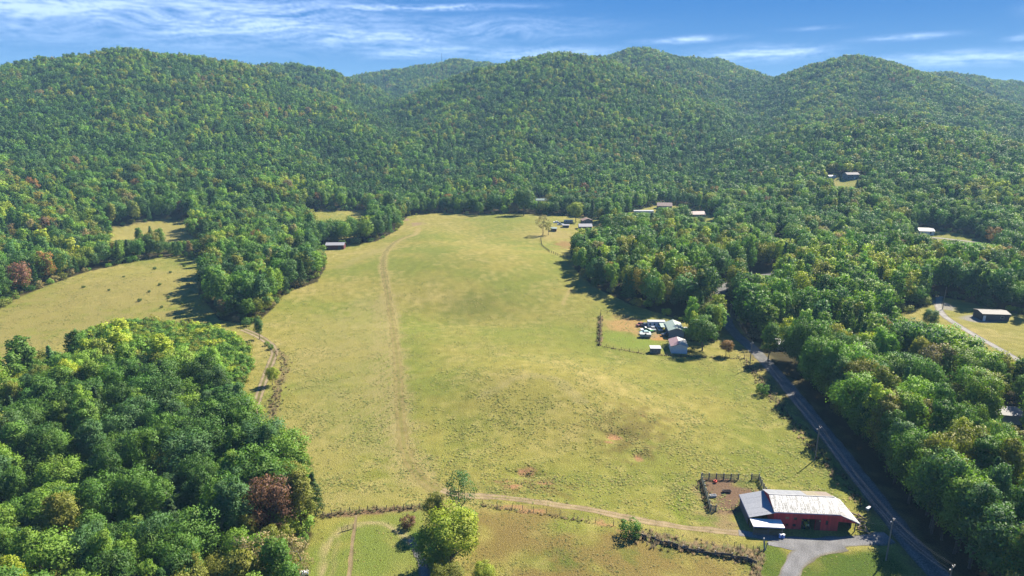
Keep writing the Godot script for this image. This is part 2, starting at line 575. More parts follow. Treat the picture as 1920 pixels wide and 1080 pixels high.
func make_ground() -> void:
	gx = steps([[-9000.0, 1500.0], [-2200.0, 60.0], [-500.0, 12.0], [-260.0, 2.4], [-130.0, 1.0], [130.0, 1.0], [230.0, 2.4], [500.0, 12.0], [2400.0, 60.0], [9000.0, 1500.0]])
	gz = steps([[-9000.0, 1500.0], [-200.0, 40.0], [60.0, 3.0], [90.0, 0.85], [210.0, 1.1], [350.0, 2.0], [620.0, 4.0], [900.0, 16.0], [2600.0, 45.0], [9000.0, 1500.0]])
	var nx := gx.size()
	var nz := gz.size()
	tint.resize(nx * nz)
	var spots := PackedVector3Array()
	spots.resize(nx * nz)
	var floor_c := Color(0.055, 0.05, 0.022)
	for j in nz:
		for i in nx:
			var x := gx[i]
			var z := -gz[j]
			var k := j * nx + i
			spots[k] = Vector3(x, height(x, z), z)
			var c := floor_c
			if z > -720.0 and z < -40.0 and absf(x) < 520.0 and is_open(Vector2(x, z)):
				var a := broad.get_noise_2d(x, z)
				var b := grain.get_noise_2d(x * 0.9, z * 0.9)
				var d := grain.get_noise_2d(x * 4.0, z * 4.0)
				c = Color(0.285, 0.262, 0.066).lerp(Color(0.205, 0.23, 0.045), clampf(0.45 + a * 1.3 + b * 0.9, 0.0, 1.0))
				c = c.lerp(Color(0.38, 0.315, 0.115), clampf(b * 0.7 - a * 0.6 + d * 0.6, 0.0, 0.85))
				var f := 1.0 + 0.22 * d
				c = Color(c.r * f, c.g * f, c.b * f)
			tint[k] = c
	# the left meadow is drier, the lawns greener
	for p in [Vector2(-209.2, -274.8), Vector2(-198.5, -303.6), Vector2(-181.8, -330.7), Vector2(-168.7, -261.3), Vector2(-216.3, -248.5)]:
		blot(p, 60, 42, Color(0.285, 0.25, 0.08), 0.6, 0.7, 0.9)
	blot(Vector2(-253.5, -470.4), 40, 40, Color(0.3, 0.26, 0.09), 0.6)
	for p in [Vector2(-31.0, -118.2), Vector2(-24.1, -116.4), Vector2(-36.9, -115.0), Vector2(-28.3, -127.1)]:
		blot(p, 11, 11, Color(0.17, 0.22, 0.045), 0.75, 0.6, 0.6)
	for p in [Vector2(66.6, -115.9), Vector2(72.9, -113.5), Vector2(53.2, -115.1), Vector2(62.2, -108.9)]:
		blot(p, 9, 7, Color(0.085, 0.135, 0.02), 0.95, 0.5, 0.4)
	blot(Vector2(72.6, -117.1), 6, 3.5, Color(0.085, 0.135, 0.02), 0.9, 0.4, 0.4)
	blot(Vector2(54.8, -119.3), 3.0, 6.0, Color(0.11, 0.16, 0.025), 0.95, 0.4, 0.4)
	for p in [Vector2(46.7, -248.5), Vector2(41.1, -253.6), Vector2(53.1, -243.6)]:
		blot(p, 11, 9, Color(0.2, 0.26, 0.045), 0.8, 0.5, 0.3)
	for p in [Vector2(46.1, -272.2), Vector2(51.0, -267.1)]:
		blot(p, 10, 12, Color(0.42, 0.27, 0.11), 0.85, 0.6, 0.8)
	blot(Vector2(59.6, -253.6), 4.4, 5.0, Color(0.47, 0.25, 0.09), 0.9, 0.3, 0.4)
	blot(Vector2(56.7, -261.5), 5.0, 9.0, Color(0.3, 0.24, 0.16), 0.8, 0.4, 0.5)
	blot(Vector2(35.3, -430.0), 9, 22, Color(0.3, 0.18, 0.08), 0.8, 0.7, 0.7)
	blot(Vector2(30.5, -466.0), 16, 22, Color(0.35, 0.28, 0.11), 0.6)
	blot(Vector2(-20.2, -299.8), 26, 22, Color(0.135, 0.165, 0.03), 0.6, 0.9, 0.7)
	blot(Vector2(-45.0, -391.2), 16, 40, Color(0.17, 0.2, 0.04), 0.5, 0.9, 0.7)
	blot(Vector2(8.5, -248.6), 40, 30, Color(0.225, 0.25, 0.05), 0.5, 0.9, 0.8)
	# the pale mown run up the middle of the pasture, with the marks of wheels
	trail([Vector2(-16.6, -142.1), Vector2(-21.2, -145.8), Vector2(-25.9, -153.1), Vector2(-30.1, -164.4), Vector2(-34.7, -186.5), Vector2(-41.3, -222.5), Vector2(-53.1, -278.7), Vector2(-63.5, -323.6), Vector2(-74.0, -370.4), Vector2(-79.2, -415.8), Vector2(-76.3, -443.9), Vector2(-68.4, -460.3), Vector2(-70.9, -494.5)], 3.6, STRAW, 0.95, 0.35, 0.25)
	trail([Vector2(-25.0, -149.5), Vector2(-30.5, -164.4), Vector2(-36.7, -188.4), Vector2(-47.2, -237.1), Vector2(-61.6, -308.9)], 9.0, Color(0.34, 0.285, 0.12), 0.75, 0.5, 0.5)
	trail([Vector2(-38.5, -166.0), Vector2(-46.5, -197.0), Vector2(-58.3, -243.3), Vector2(-68.5, -301.8)], 12.0, Color(0.31, 0.275, 0.11), 0.55, 0.6, 0.4)
	trail([Vector2(-47.3, -140.0), Vector2(-56.0, -175.6), Vector2(-68.7, -220.9), Vector2(-80.0, -278.3)], 14.0, Color(0.285, 0.26, 0.1), 0.5, 0.6, 0.3)
	trail([Vector2(-40.3, -137.7), Vector2(-31.1, -142.2), Vector2(-20.5, -140.2)], 6.0, Color(0.3, 0.27, 0.1), 0.5, 0.6, 0.3)
	trail([Vector2(-80.7, -424.0), Vector2(-88.6, -398.4), Vector2(-97.5, -368.3)], 7.0, Color(0.3, 0.27, 0.1), 0.5)
	trail([Vector2(-13.0, -161.3), Vector2(-14.5, -173.9), Vector2(-14.6, -185.3), Vector2(-13.6, -194.4)], 1.6, Color(0.16, 0.16, 0.04), 0.5, 0.5, 0.5)
	trail([Vector2(-15.3, -154.6), Vector2(-7.2, -143.2), Vector2(3.8, -136.9)], 2.0, Color(0.15, 0.16, 0.045), 0.5)
	trail([Vector2(-9.1, -188.8), Vector2(0.0, -198.1), Vector2(8.7, -200.3), Vector2(16.9, -194.4), Vector2(21.1, -185.5)], 3.0, Color(0.32, 0.28, 0.12), 0.5, 0.6)
	trail([Vector2(29.5, -321.3), Vector2(23.9, -299.0)], 1.2, STRAW, 0.7)
	# bare soil where the bank has slipped
	for p in [[Vector2(28.9, -166.7), 3.4, 1.6], [Vector2(26.3, -164.2), 1.6, 0.8], [Vector2(33.5, -157.4), 1.3, 1.6], [Vector2(38.7, -177.2), 1.2, 1.4], [Vector2(3.8, -151.6), 3.0, 1.6], [Vector2(0.7, -143.9), 3.6, 0.8], [Vector2(-2.7, -146.2), 3.0, 0.5], [Vector2(7.3, -145.6), 4.8, 0.8], [Vector2(11.7, -142.9), 2.0, 0.5], [Vector2(-75.7, -516.9), 7, 9], [Vector2(-87.8, -540.5), 5, 6]]:
		blot(p[0], p[1], p[2], CLAY if p[1] < 5.0 else DIRT, 0.95, 0.45, 0.8, 0.0, 3.0)
	for p in [[Vector2(34.8, -171.1), 13, 15], [Vector2(32.1, -163.5), 8, 7], [Vector2(5.3, -145.7), 11, 4], [Vector2(10.3, -140.6), 9, 3], [Vector2(0.0, -141.9), 6, 2]]:
		blot(p[0], p[1], p[2], Color(0.18, 0.15, 0.045), 0.7, 0.8, 1.2, 0.2, 2.5)
	# the near paddock, browner, with thin spots
	for p in [Vector2(0.0, -120.2), Vector2(13.2, -117.1), Vector2(25.9, -114.5), Vector2(39.0, -114.9), Vector2(2.4, -127.6), Vector2(12.5, -109.8)]:
		blot(p, 13, 10, Color(0.22, 0.165, 0.055), 0.85, 0.7, 0.7)
	blot(Vector2(45.4, -117.1), 2.4, 0.9, Color(0.42, 0.3, 0.16), 0.9, 0.5, 0.6, 0.0, 2.0)
	for p in [[Vector2(0.0, -134.5), 4.0, 1.2], [Vector2(4.9, -132.5), 4.0, 1.0], [Vector2(21.2, -127.2), 3.0, 0.7], [Vector2(24.4, -125.3), 3.0, 0.6], [Vector2(19.6, -128.6), 2.0, 0.6]]:
		blot(p[0], p[1], p[2], Color(0.38, 0.22, 0.11), 0.85, 0.5, 0.7, 0.0, 3.0)
	for p in [Vector2(9.9, -117.0), Vector2(32.5, -119.6), Vector2(10.8, -114.1), Vector2(24.3, -117.6)]:
		blot(p, 3.5, 3.0, Color(0.12, 0.16, 0.03), 0.6, 0.7, 1.0, 0.0, 2.0)
	# trodden earth in the corral and round its gate
	for p in [[Vector2(50.5, -142.2), 5.2, 6.0], [Vector2(52.7, -138.8), 6.5, 5.0], [Vector2(57.4, -143.4), 3.0, 5.0], [Vector2(51.9, -145.7), 4.0, 2.5], [Vector2(49.7, -134.5), 4.0, 3.0]]:
		blot(p[0], p[1], p[2], Color(0.19, 0.125, 0.082), 0.97, 0.25, 0.35, 0.0, 3.0)
	blot(Vector2(58.2, -145.1), 3.4, 2.4, Color(0.15, 0.18, 0.04), 0.9, 0.4, 0.5, 0.0, 3.0)
	for p in [[Vector2(44.8, -141.0), 1.6, 6.0], [Vector2(46.7, -131.8), 6.0, 3.0], [Vector2(48.1, -128.4), 5.0, 2.0]]:
		blot(p[0], p[1], p[2], Color(0.29, 0.215, 0.11), 0.8, 0.6, 0.7, 0.0, 3.0)
	blot(Vector2(39.1, -135.4), 3.0, 9.0, Color(0.17, 0.22, 0.03), 0.8, 0.7, 0.6, 0.3, 3.0)
	blot(Vector2(44.5, -130.3), 4.0, 3.0, Color(0.14, 0.19, 0.035), 0.7, 0.7, 0.8, 0.0, 2.0)
	# curved tracks on the lawn below the wire fence
	trail([Vector2(-37.9, -111.1), Vector2(-39.1, -118.4), Vector2(-38.8, -124.6), Vector2(-36.7, -127.7), Vector2(-32.3, -129.2), Vector2(-28.6, -128.7), Vector2(-24.8, -125.8), Vector2(-22.2, -122.7), Vector2(-20.2, -119.8)], 1.2, Color(0.38, 0.32, 0.16), 0.95, 0.3, 0.3)
	trail([Vector2(-35.4, -110.3), Vector2(-36.6, -116.7), Vector2(-37.3, -122.7)], 0.7, Color(0.27, 0.25, 0.1), 0.6, 0.3)
	# verges
	trail(ROAD, 5.2, Color(0.17, 0.14, 0.06), 0.8, 0.8)
	trail([Vector2(-42.5, -131.8), Vector2(-35.9, -133.0), Vector2(-28.3, -133.9), Vector2(-21.0, -134.8)], 1.4, Color(0.22, 0.135, 0.085), 0.9, 0.6)
	trail([Vector2(27.1, -124.3), Vector2(38.5, -121.2), Vector2(51.1, -118.4)], 1.8, Color(0.26, 0.19, 0.11), 0.85, 0.7)
	trail([Vector2(51.3, -118.4), Vector2(49.6, -114.7), Vector2(47.1, -108.9)], 0.8, Color(0.25, 0.16, 0.1), 0.85, 0.6)
	trail([Vector2(-93.6, -244.2), Vector2(-84.4, -230.4), Vector2(-80.9, -220.9), Vector2(-77.2, -202.2), Vector2(-72.7, -182.6)], 1.5, Color(0.2, 0.15, 0.08), 0.7, 0.8)
	blot(Vector2(206.0, -277.4), 9.0, 6.0, Color(0.3, 0.28, 0.26), 0.95, 0.2, 0.2)
	blot(Vector2(202.3, -298.5), 5.0, 9.0, Color(0.3, 0.28, 0.26), 0.9, 0.3, 0.3)
	var normals := PackedVector3Array()
	normals.resize(nx * nz)
	for j in nz:
		for i in nx:
			var l := spots[j * nx + maxi(i - 1, 0)]
			var r := spots[j * nx + mini(i + 1, nx - 1)]
			var a := spots[maxi(j - 1, 0) * nx + i]
			var b := spots[mini(j + 1, nz - 1) * nx + i]
			normals[j * nx + i] = (r - l).cross(b - a).normalized()
	var idx := PackedInt32Array()
	idx.resize((nx - 1) * (nz - 1) * 6)
	var o := 0
	for j in nz - 1:
		for i in nx - 1:
			var k := j * nx + i
			for q in [k, k + nx, k + 1, k + 1, k + nx, k + nx + 1]:
				idx[o] = q
				o += 1
	var arrays := []
	arrays.resize(Mesh.ARRAY_MAX)
	arrays[Mesh.ARRAY_VERTEX] = spots
	arrays[Mesh.ARRAY_NORMAL] = normals
	arrays[Mesh.ARRAY_COLOR] = tint
	arrays[Mesh.ARRAY_INDEX] = idx
	var am := ArrayMesh.new()
	am.add_surface_from_arrays(Mesh.PRIMITIVE_TRIANGLES, arrays)
	var m := ground_mat(1.0 / 9.0, 0.95, 7)
	m.heightmap_enabled = true
	m.heightmap_texture = noise_tex(512, 0.05, Color.BLACK, Color.WHITE, 4, 21)
	m.heightmap_scale = 16.0
	struct("ground", am, m, "rolling valley floor of dry yellow-green pasture and wooded mountain slopes")


func make_ways() -> void:
	var tar := ground_mat(0.12, 0.85, 9, 0.6)
	var a := Color(0.21, 0.21, 0.215)
	struct("road", ribbon(ROAD, 4.9, 4.9, 0.08, 0.4, [Color(0.16, 0.15, 0.13), a, a * 0.9, a * 0.85, a * 0.9, a, Color(0.16, 0.15, 0.13)], 1.2), tar, "narrow grey asphalt lane running up the valley beside the wood")
	var grit := ground_mat(0.3, 0.95, 10, 0.5)
	var g := Color(0.29, 0.29, 0.305)
	var edge := Color(0.24, 0.215, 0.15)
	struct("gravel_driveway", ribbon([Vector2(81.8, -124.1), Vector2(78.3, -123.6), Vector2(72.1, -122.8), Vector2(65.1, -122.5), Vector2(59.6, -123.0), Vector2(54.4, -124.4), Vector2(49.6, -125.7)], 4.4, 2.2, 0.10, 0.5, [edge, g, g, g * 0.95, g, g, edge], 0.8), grit, "grey gravel driveway in front of the red barn")
	struct("gravel_fork", ribbon([Vector2(70.1, -122.1), Vector2(64.8, -120.5), Vector2(60.0, -117.8), Vector2(56.5, -114.1), Vector2(53.4, -109.6), Vector2(50.2, -104.6)], 5.0, 3.0, 0.12, 0.5, [edge, g, g, g * 0.95, g, g, edge], 0.8), grit, "gravel branch of the driveway curving out of the bottom of the view")
	struct("gravel_apron", ribbon([Vector2(54.7, -122.1), Vector2(58.8, -121.0), Vector2(63.3, -120.9), Vector2(68.1, -121.6)], 1.4, 4.0, 0.135, 0.4, [g * 0.9, g, g, g, g * 0.9], 0.8), grit, "gravel apron where the driveway forks")
	var t := Color(0.43, 0.335, 0.205)
	var mid := Color(0.33, 0.26, 0.13)
	struct("dirt_track", ribbon([Vector2(51.2, -125.3), Vector2(44.5, -126.4), Vector2(40.0, -127.0), Vector2(34.4, -128.2), Vector2(28.7, -129.7), Vector2(23.0, -131.6), Vector2(17.2, -133.5), Vector2(11.2, -135.2), Vector2(5.0, -136.9), Vector2(-1.3, -138.4), Vector2(-7.0, -139.3), Vector2(-12.8, -140.1), Vector2(-17.1, -142.3)], 2.0, 2.6, 0.06, 0.5, [mid, t, t, mid, t, t, mid], 0.8), grit, "pale dirt track from the gravel driveway into the pasture")
	var worn_grass := Color(0.29, 0.262, 0.085)
	var bare := Color(0.345, 0.288, 0.11)
	struct("pasture_track", ribbon([Vector2(-14.8, -140.9), Vector2(-18.9, -143.6), Vector2(-22.8, -148.0), Vector2(-26.5, -155.2), Vector2(-29.9, -165.3), Vector2(-34.4, -186.4), Vector2(-41.1, -222.5), Vector2(-52.9, -278.7), Vector2(-63.5, -323.6), Vector2(-74.0, -370.4), Vector2(-79.2, -412.1), Vector2(-77.9, -445.0), Vector2(-71.8, -462.8)], 3.6, 2.2, 0.05, 1.1, [worn_grass, bare, bare, worn_grass, worn_grass, bare, bare, worn_grass], 0.8), grit, "worn pale two-rut track running up the middle of the pasture")
	var rut := Color(0.42, 0.33, 0.22)
	var weeds := Color(0.2, 0.19, 0.06)
	struct("farm_track", ribbon([Vector2(-75.6, -170.8), Vector2(-77.2, -179.1), Vector2(-79.5, -188.5), Vector2(-83.1, -203.1), Vector2(-86.4, -218.4), Vector2(-88.6, -229.3), Vector2(-90.5, -237.1), Vector2(-94.6, -244.8), Vector2(-100.0, -251.6), Vector2(-106.3, -258.0), Vector2(-112.9, -263.3)], 2.6, 3.2, 0.06, 0.35, [weeds, rut, rut, weeds, weeds, rut, rut, weeds], 0.8), grit, "curving two-rut farm track along the left edge of the pasture")
	struct("footpath", ribbon([Vector2(-31.9, -108.8), Vector2(-32.9, -115.0), Vector2(-34.0, -121.7), Vector2(-34.8, -127.3), Vector2(-35.5, -132.1)], 1.0, 0.7, 0.05, 0.25, [Color(0.42, 0.33, 0.14), Color(0.34, 0.26, 0.15), Color(0.36, 0.28, 0.16), Color(0.34, 0.27, 0.15), weeds], 0.5), grit, "narrow bare dirt path across the lower lawn")
	struct("stone_drive", ribbon([Vector2(-21.8, -123.1), Vector2(-20.2, -119.8), Vector2(-18.7, -116.2), Vector2(-17.1, -110.8), Vector2(-15.8, -104.5)], 1.6, 2.4, 0.06, 0.4, [edge, g, g, g, edge], 0.5), grit, "short grey stone drive under the big yellow-green tree")
	var pale := Color(0.46, 0.44, 0.42)
	struct("house_drive", ribbon([Vector2(210.9, -314.0), Vector2(199.2, -296.0), Vector2(193.4, -283.6), Vector2(190.9, -271.5), Vector2(188.9, -254.9), Vector2(187.9, -241.3), Vector2(186.5, -226.8), Vector2(186.7, -208.8)], 3.4, 3.0, 0.1, 0.25, [edge, pale, pale, pale, edge], 1.2), grit, "pale concrete driveway across the lawn on the right")
	struct("far_drive", ribbon([Vector2(276.4, -456.4), Vector2(294.0, -463.9), Vector2(304.0, -461.7), Vector2(312.4, -454.3), Vector2(321.0, -445.1)], 4.0, 4.0, 0.2, 0.4, [edge, pale, pale, pale, edge], 2.0), grit, "pale drive across the far lawn on the right")


# ---------------------------------------------------------------- trees
const DARK := 0
const PALETTE := [Color(0.058, 0.130, 0.026), Color(0.095, 0.193, 0.032), Color(0.155, 0.266, 0.037), Color(0.268, 0.324, 0.035), Color(0.181, 0.197, 0.035), Color(0.080, 0.167, 0.056), Color(0.270, 0.215, 0.045), Color(0.240, 0.135, 0.050), Color(0.160, 0.085, 0.055), Color(0.268, 0.217, 0.105), Color(0.048, 0.098, 0.028)]
const TONE := ["dark green", "mid green", "light green", "yellow-green", "olive green", "blue-green", "golden yellow", "rusty orange", "reddish brown", "grey-brown", "very dark green"]
var leaf_mats := []
var leaf_mat: StandardMaterial3D
var bark: StandardMaterial3D
var models := {}


func leaf(col: Color) -> StandardMaterial3D:
	var m := StandardMaterial3D.new()
	m.albedo_color = col.linear_to_srgb()
	m.vertex_color_use_as_albedo = true
	m.roughness = 0.6
	m.metallic_specular = 0.32
	m.cull_mode = BaseMaterial3D.CULL_DISABLED
	m.backlight_enabled = true
	m.backlight = lin(0.62, 0.72, 0.22)
	return m


# A crown of leaf sprays gathered in clumps. shape: 0 round, 1 tall oval, 2 cone, 3 bush, 4 open. In metres, the foot at 0.
func crown(shape: int, sd: int, clumps: int, leaves: int, size: float) -> ArrayMesh:
	var r := RandomNumberGenerator.new()
	r.seed = sd
	var top := 16.0
	var base := 4.0
	var wide := 5.2
	match shape:
		1:
			wide = 3.9
			base = 3.5
			top = 18.0
		2:
			wide = 3.4
			base = 2.0
			top = 18.0
		3:
			wide = 2.2
			base = 0.1
			top = 3.2
		4:
			wide = 4.4
			base = 4.0
			top = 15.0
	var spot := PackedVector3Array()
	var nor := PackedVector3Array()
	var col := PackedColorArray()
	var idx := PackedInt32Array()
	var gap := r.randf() * TAU
	var half := (top - base) * 0.5
	var mid := Vector3(0, base + half, 0)
	for c in clumps:
		var p: Vector3
		var cr: float
		var hgt := (c + r.randf()) / clumps
		var around := c * 2.39996 + r.randf() * 0.9
		if shape == 2:
			var rad := wide * pow(1.0 - hgt, 0.85) * r.randf_range(0.55, 1.0)
			p = Vector3(cos(around) * rad, base + (top - base) * hgt, sin(around) * rad)
			cr = lerpf(1.5, 0.55, hgt) * r.randf_range(0.8, 1.2)
		else:
			var y := lerpf(-0.8, 0.86, hgt)
			var rad := sqrt(1.0 - y * y) * (1.0 if shape != 1 else pow(1.0 - 0.35 * (y + 1.0) * 0.5, 1.0))
			var out := r.randf_range(0.5, 0.92)
			if shape == 4:
				out = r.randf_range(0.35, 1.05)
			p = mid + Vector3(cos(around) * rad * wide * out, y * half * r.randf_range(0.85, 1.0), sin(around) * rad * wide * out)
			cr = wide * r.randf_range(0.26, 0.42) * (0.8 if shape == 4 else 1.0)
		if shape < 2 and cos(around - gap) > 0.55 and r.randf() < 0.5:
			p = mid + (p - mid) * 0.62
		elif shape < 2 and cos(around - gap) < -0.4:
			p = mid + (p - mid) * Vector3(1.18, 1.0, 1.18)
		var even := 1.0 if clumps > 30 else 0.55
		var light := 1.0 + r.randf_range(-0.25, 0.25) * even
		var warm := r.randf_range(0.9, 1.12)
		var outward := (p - mid).normalized()
		for q in leaves:
			var d := Vector3(r.randfn(), r.randfn(), r.randfn()).normalized()
			if d.y < -0.25 and r.randf() < 0.6:
				d.y = -d.y
			var at := p + Vector3(d.x, d.y * (0.62 if shape == 2 else 0.85), d.z) * cr * (r.randf_range(0.55, 1.08) if r.randf() < 0.85 else r.randf_range(1.0, 1.35))
			if at.y < 0.05:
				continue
			var f := (d + Vector3(r.randfn(), r.randfn() + 0.3, r.randfn()) * 0.75).normalized()
			var u := f.cross(Vector3(r.randfn(), r.randfn(), r.randfn())).normalized()
			var v := f.cross(u)
			var s := size * r.randf_range(0.6, 1.35)
			var n := (f * 0.55 + d * 0.5 + outward * 0.35).normalized()
			var l := light * (1.0 + r.randf_range(-0.2, 0.2) * even)
			var w := warm * r.randf_range(0.93, 1.08)
			var shade := Color(l * w, l, l / w)
			var o := spot.size()
			for e in [u * s, v * s * 0.62, -u * s * 0.8, -v * s * 0.62]:
				spot.append(at + e)
				nor.append(n)
				col.append(shade)
			for k in [0, 2, 1, 0, 3, 2]:
				idx.append(o + k)
	var a := []
	a.resize(Mesh.ARRAY_MAX)
	a[Mesh.ARRAY_VERTEX] = spot
	a[Mesh.ARRAY_NORMAL] = nor
	a[Mesh.ARRAY_COLOR] = col
	a[Mesh.ARRAY_INDEX] = idx
	var m := ArrayMesh.new()
	m.add_surface_from_arrays(Mesh.PRIMITIVE_TRIANGLES, a)
	return m


func trunk(shape: int, sd: int) -> ArrayMesh:
	var r := RandomNumberGenerator.new()
	r.seed = sd + 77
	var st := begin()
	if shape == 3:
		for k in 5:
			var a := k * 1.3
			tube(st, Vector3.ZERO, Vector3(cos(a) * 0.9, 1.6, sin(a) * 0.9), 0.05, 0.02, 5)
		return st.commit()
	var tall := 15.5 if shape == 2 else 11.0
	var p := Vector3(0, -0.4, 0)
	var rad := 0.34
	for k in 5:
		var q := p + Vector3(r.randf_range(-0.25, 0.25), tall / 5.0, r.randf_range(-0.25, 0.25))
		tube(st, p, q, rad, rad * 0.74, 7)
		p = q
		rad *= 0.74
		if k > 0:
			for b in (2 if shape != 2 else 3):
				var a := r.randf() * TAU
				var reach := (3.4 if shape != 1 else 2.4) * (1.0 - k * 0.14)
				if shape == 2:
					reach = 2.2 * (1.0 - k * 0.19)
				tube(st, p, p + Vector3(cos(a) * reach, reach * (0.85 if shape != 2 else 0.05), sin(a) * reach), rad * 0.6, 0.05, 5)
	return st.commit()


const SHAPES := ["round", "tall", "cone", "bush", "open"]


func make_models() -> void:
	leaf_mat = leaf(Color.WHITE)
	for c in PALETTE:
		leaf_mats.append(leaf(c))
	bark = worn(0.13, 0.105, 0.08, 0.9, 0.8, 0.5)
	# per shape: variants; clumps, leaves, size of a spray for the near, middle and far model
	var plan := [[7, 44, 190, 0.25, 36, 60, 0.42, 22, 26, 0.72], [6, 42, 180, 0.24, 34, 56, 0.40, 20, 26, 0.68], [3, 50, 110, 0.24, 42, 40, 0.38, 28, 16, 0.6], [3, 16, 90, 0.17, 12, 40, 0.26, 8, 20, 0.4], [2, 30, 70, 0.22, 24, 34, 0.36, 16, 16, 0.7]]
	for s in plan.size():
		var p: Array = plan[s]
		for lod in 3:
			var list := []
			for v in p[0]:
				list.append(crown(s, s * 100 + v * 7 + 1, p[1 + lod * 3], p[2 + lod * 3], p[3 + lod * 3]))
			models["%d_%d" % [s, lod]] = list
		var tr := []
		for v in p[0]:
			tr.append(trunk(s, s * 10 + v))
		models["trunk_%d" % s] = tr


const FULL := [16.0, 18.0, 18.0, 3.2, 15.0]


func tree(called: String, label: String, category: String, shape: int, tone: int, p: Vector2, tall: float, fat := 1.0, group := "", variant := -1) -> Node3D:
	var o := thing(called, label, category, on(p), rng.randf() * TAU, group)
	var k: float = tall / FULL[shape]
	o.scale = Vector3(k * fat, k, k * fat)
	var list: Array = models["%d_0" % shape]
	var v := variant if variant >= 0 else rng.randi() % list.size()
	part("trunk" if shape != 3 else "stems", models["trunk_%d" % shape][v], bark, o)
	part("crown", list[v], leaf_mats[tone], o)
	return o


# what grows at a place: [shape, tone]
func kind_at(x: float, z: float) -> Array:
	var n := broad.get_noise_2d(x * 0.6 + 900.0, z * 0.6)
	var m := broad.get_noise_2d(x * 0.35, z * 0.35 + 500.0)
	var r := rng.randf()
	var warm := 0.0
	if x > 40.0 and z > -420.0:
		warm = 0.14
	if x < 0.0 and x > -75.0 and z > -165.0:
		warm = 0.0 + 0.4 * smoothstep(-75.0, -35.0, x) * smoothstep(-165.0, -125.0, z)
	var shape := 0
	if r < 0.34 + n * 0.3 + warm * 0.6:
		shape = 1
	elif r > 0.95 - maxf(0.0, m) * 0.2:
		shape = 2
	elif r > 0.925:
		shape = 4
	var t := rng.randf() * 0.9 + n * 0.55 + warm
	var tone := 1
	if t < 0.2:
		tone = 0
	elif t < 0.36:
		tone = 5
	elif t < 0.62:
		tone = 1
	elif t < 0.85:
		tone = 2
	elif t < 1.0:
		tone = 4
	else:
		tone = 3
	# autumn has come to some stands and hardly touched the others
	var turned := smoothstep(0.12, 0.45, m)
	if rng.randf() < 0.008 + 0.09 * turned:
		tone = [6, 7, 8, 9, 9, 9][rng.randi() % 6]
	elif rng.randf() < 0.02 + 0.28 * turned:
		tone = [3, 4, 2][rng.randi() % 3]
	if warm > 0.15 and x < 0.0 and rng.randf() < 0.55:
		tone = [4, 4, 9, 4, 8, 4][rng.randi() % 6]
		shape = 4 if rng.randf() < 0.3 else shape
	if shape == 2:
		tone = [10, 0, 5][rng.randi() % 3]
	if z < -520.0:
		# coves hold dark hemlock and rhododendron, spurs the paler dry oaks
		var lie := land(x, z) - 0.25 * (land(x + 70.0, z) + land(x - 70.0, z) + land(x, z + 70.0) + land(x, z - 70.0))
		if lie < -2.5 and rng.randf() < minf(0.85, -lie * 0.14):
			tone = [0, 5, 10, 0][rng.randi() % 4]
			shape = 2 if rng.randf() < 0.25 else shape
		elif lie > 2.5 and shape != 2 and rng.randf() < minf(0.6, lie * 0.1):
			tone = [2, 2, 4, 3][rng.randi() % 4]
	if z < -560.0 and shape != 2 and broad.get_noise_2d(x * 1.4, z * 1.4 + 200.0) > 0.22 and rng.randf() < 0.7:
		tone = [0, 5, 10][rng.randi() % 3]
	return [shape, tone]


func in_view(p: Vector3, margin: float) -> bool:
	# inside the camera's field with a margin in metres
	var d := -p.z
	var y := p.y - 90.0
	var f := d * 0.9646 - y * 0.2639
	var up := y * 0.9646 + d * 0.2639
	return f > 1.0 and absf(p.x) < f * 0.773 + margin and up < f * 0.435 + margin * 2.0 and up > -f * 0.435 - margin


var near_trees := []
var far_trees := {}
var counts := 0


func plant(zone: String, lod: int, shape: int, tone: int, at: Vector3, tall: float, fat: float) -> void:
	var list: Array = models["%d_%d" % [shape, lod]]
	var v := rng.randi() % list.size()
	var k: float = tall / FULL[shape]
	var b := Basis(Vector3.UP, rng.randf() * TAU).scaled(Vector3(k * fat, k, k * fat))
	var c: Color = PALETTE[tone]
	var l := rng.randf_range(0.76, 1.4)
	var key := "%s|%d|%d|%d" % [zone, shape, lod, v]
	if not far_trees.has(key):
		far_trees[key] = [[], [], list[v]]
	far_trees[key][0].append(Transform3D(b, at))
	far_trees[key][1].append(Color(c.r * l * rng.randf_range(0.9, 1.12), c.g * l, c.b * l))
	counts += 1


# open views over low growth: the ground before these lawns and houses carries no tall trees [place, half width]
var LOW := [[Vector2(28.8, -638.2), 6.0], [Vector2(139.2, -601.9), 7.0], [Vector2(114.2, -570.6), 9.0], [Vector2(104.0, -570.4), 8.0], [Vector2(154.8, -548.1), 7.0], [Vector2(155.0, -522.0), 6.0], [Vector2(324.8, -635.8), 7.0], [Vector2(313.3, -650.5), 5.0], [Vector2(307.8, -616.3), 7.0], [Vector2(297.9, -469.1), 8.0], [Vector2(302.0, -452.6), 7.0], [Vector2(308.3, -445.1), 7.0], [Vector2(314.3, -437.9), 7.0], [Vector2(-265.0, -441.8), 7.0], [Vector2(-225.2, -447.0), 8.0], [Vector2(-147.7, -534.7), 9.0], [Vector2(-132.5, -553.5), 9.0],
	[Vector2(176.3, -272.2), 8.0], [Vector2(186.7, -272.2), 9.0], [Vector2(193.7, -267.2), 9.0], [Vector2(209.4, -272.9), 8.0], [Vector2(191.0, -248.6), 9.0], [Vector2(187.5, -232.2), 9.0], [Vector2(54.9, -487.6), 8.0], [Vector2(-114.7, -420.5), 9.0], [Vector2(-110.2, -421.8), 6.0], [Vector2(60.0, -490.9), 7.0], [Vector2(145.1, -176.7), 3.0], [Vector2(103.9, -316.6), 3.5], [Vector2(116.5, -339.4), 5.0], [Vector2(136.9, -354.5), 6.0], [Vector2(186.8, -456.4), 4.0]]


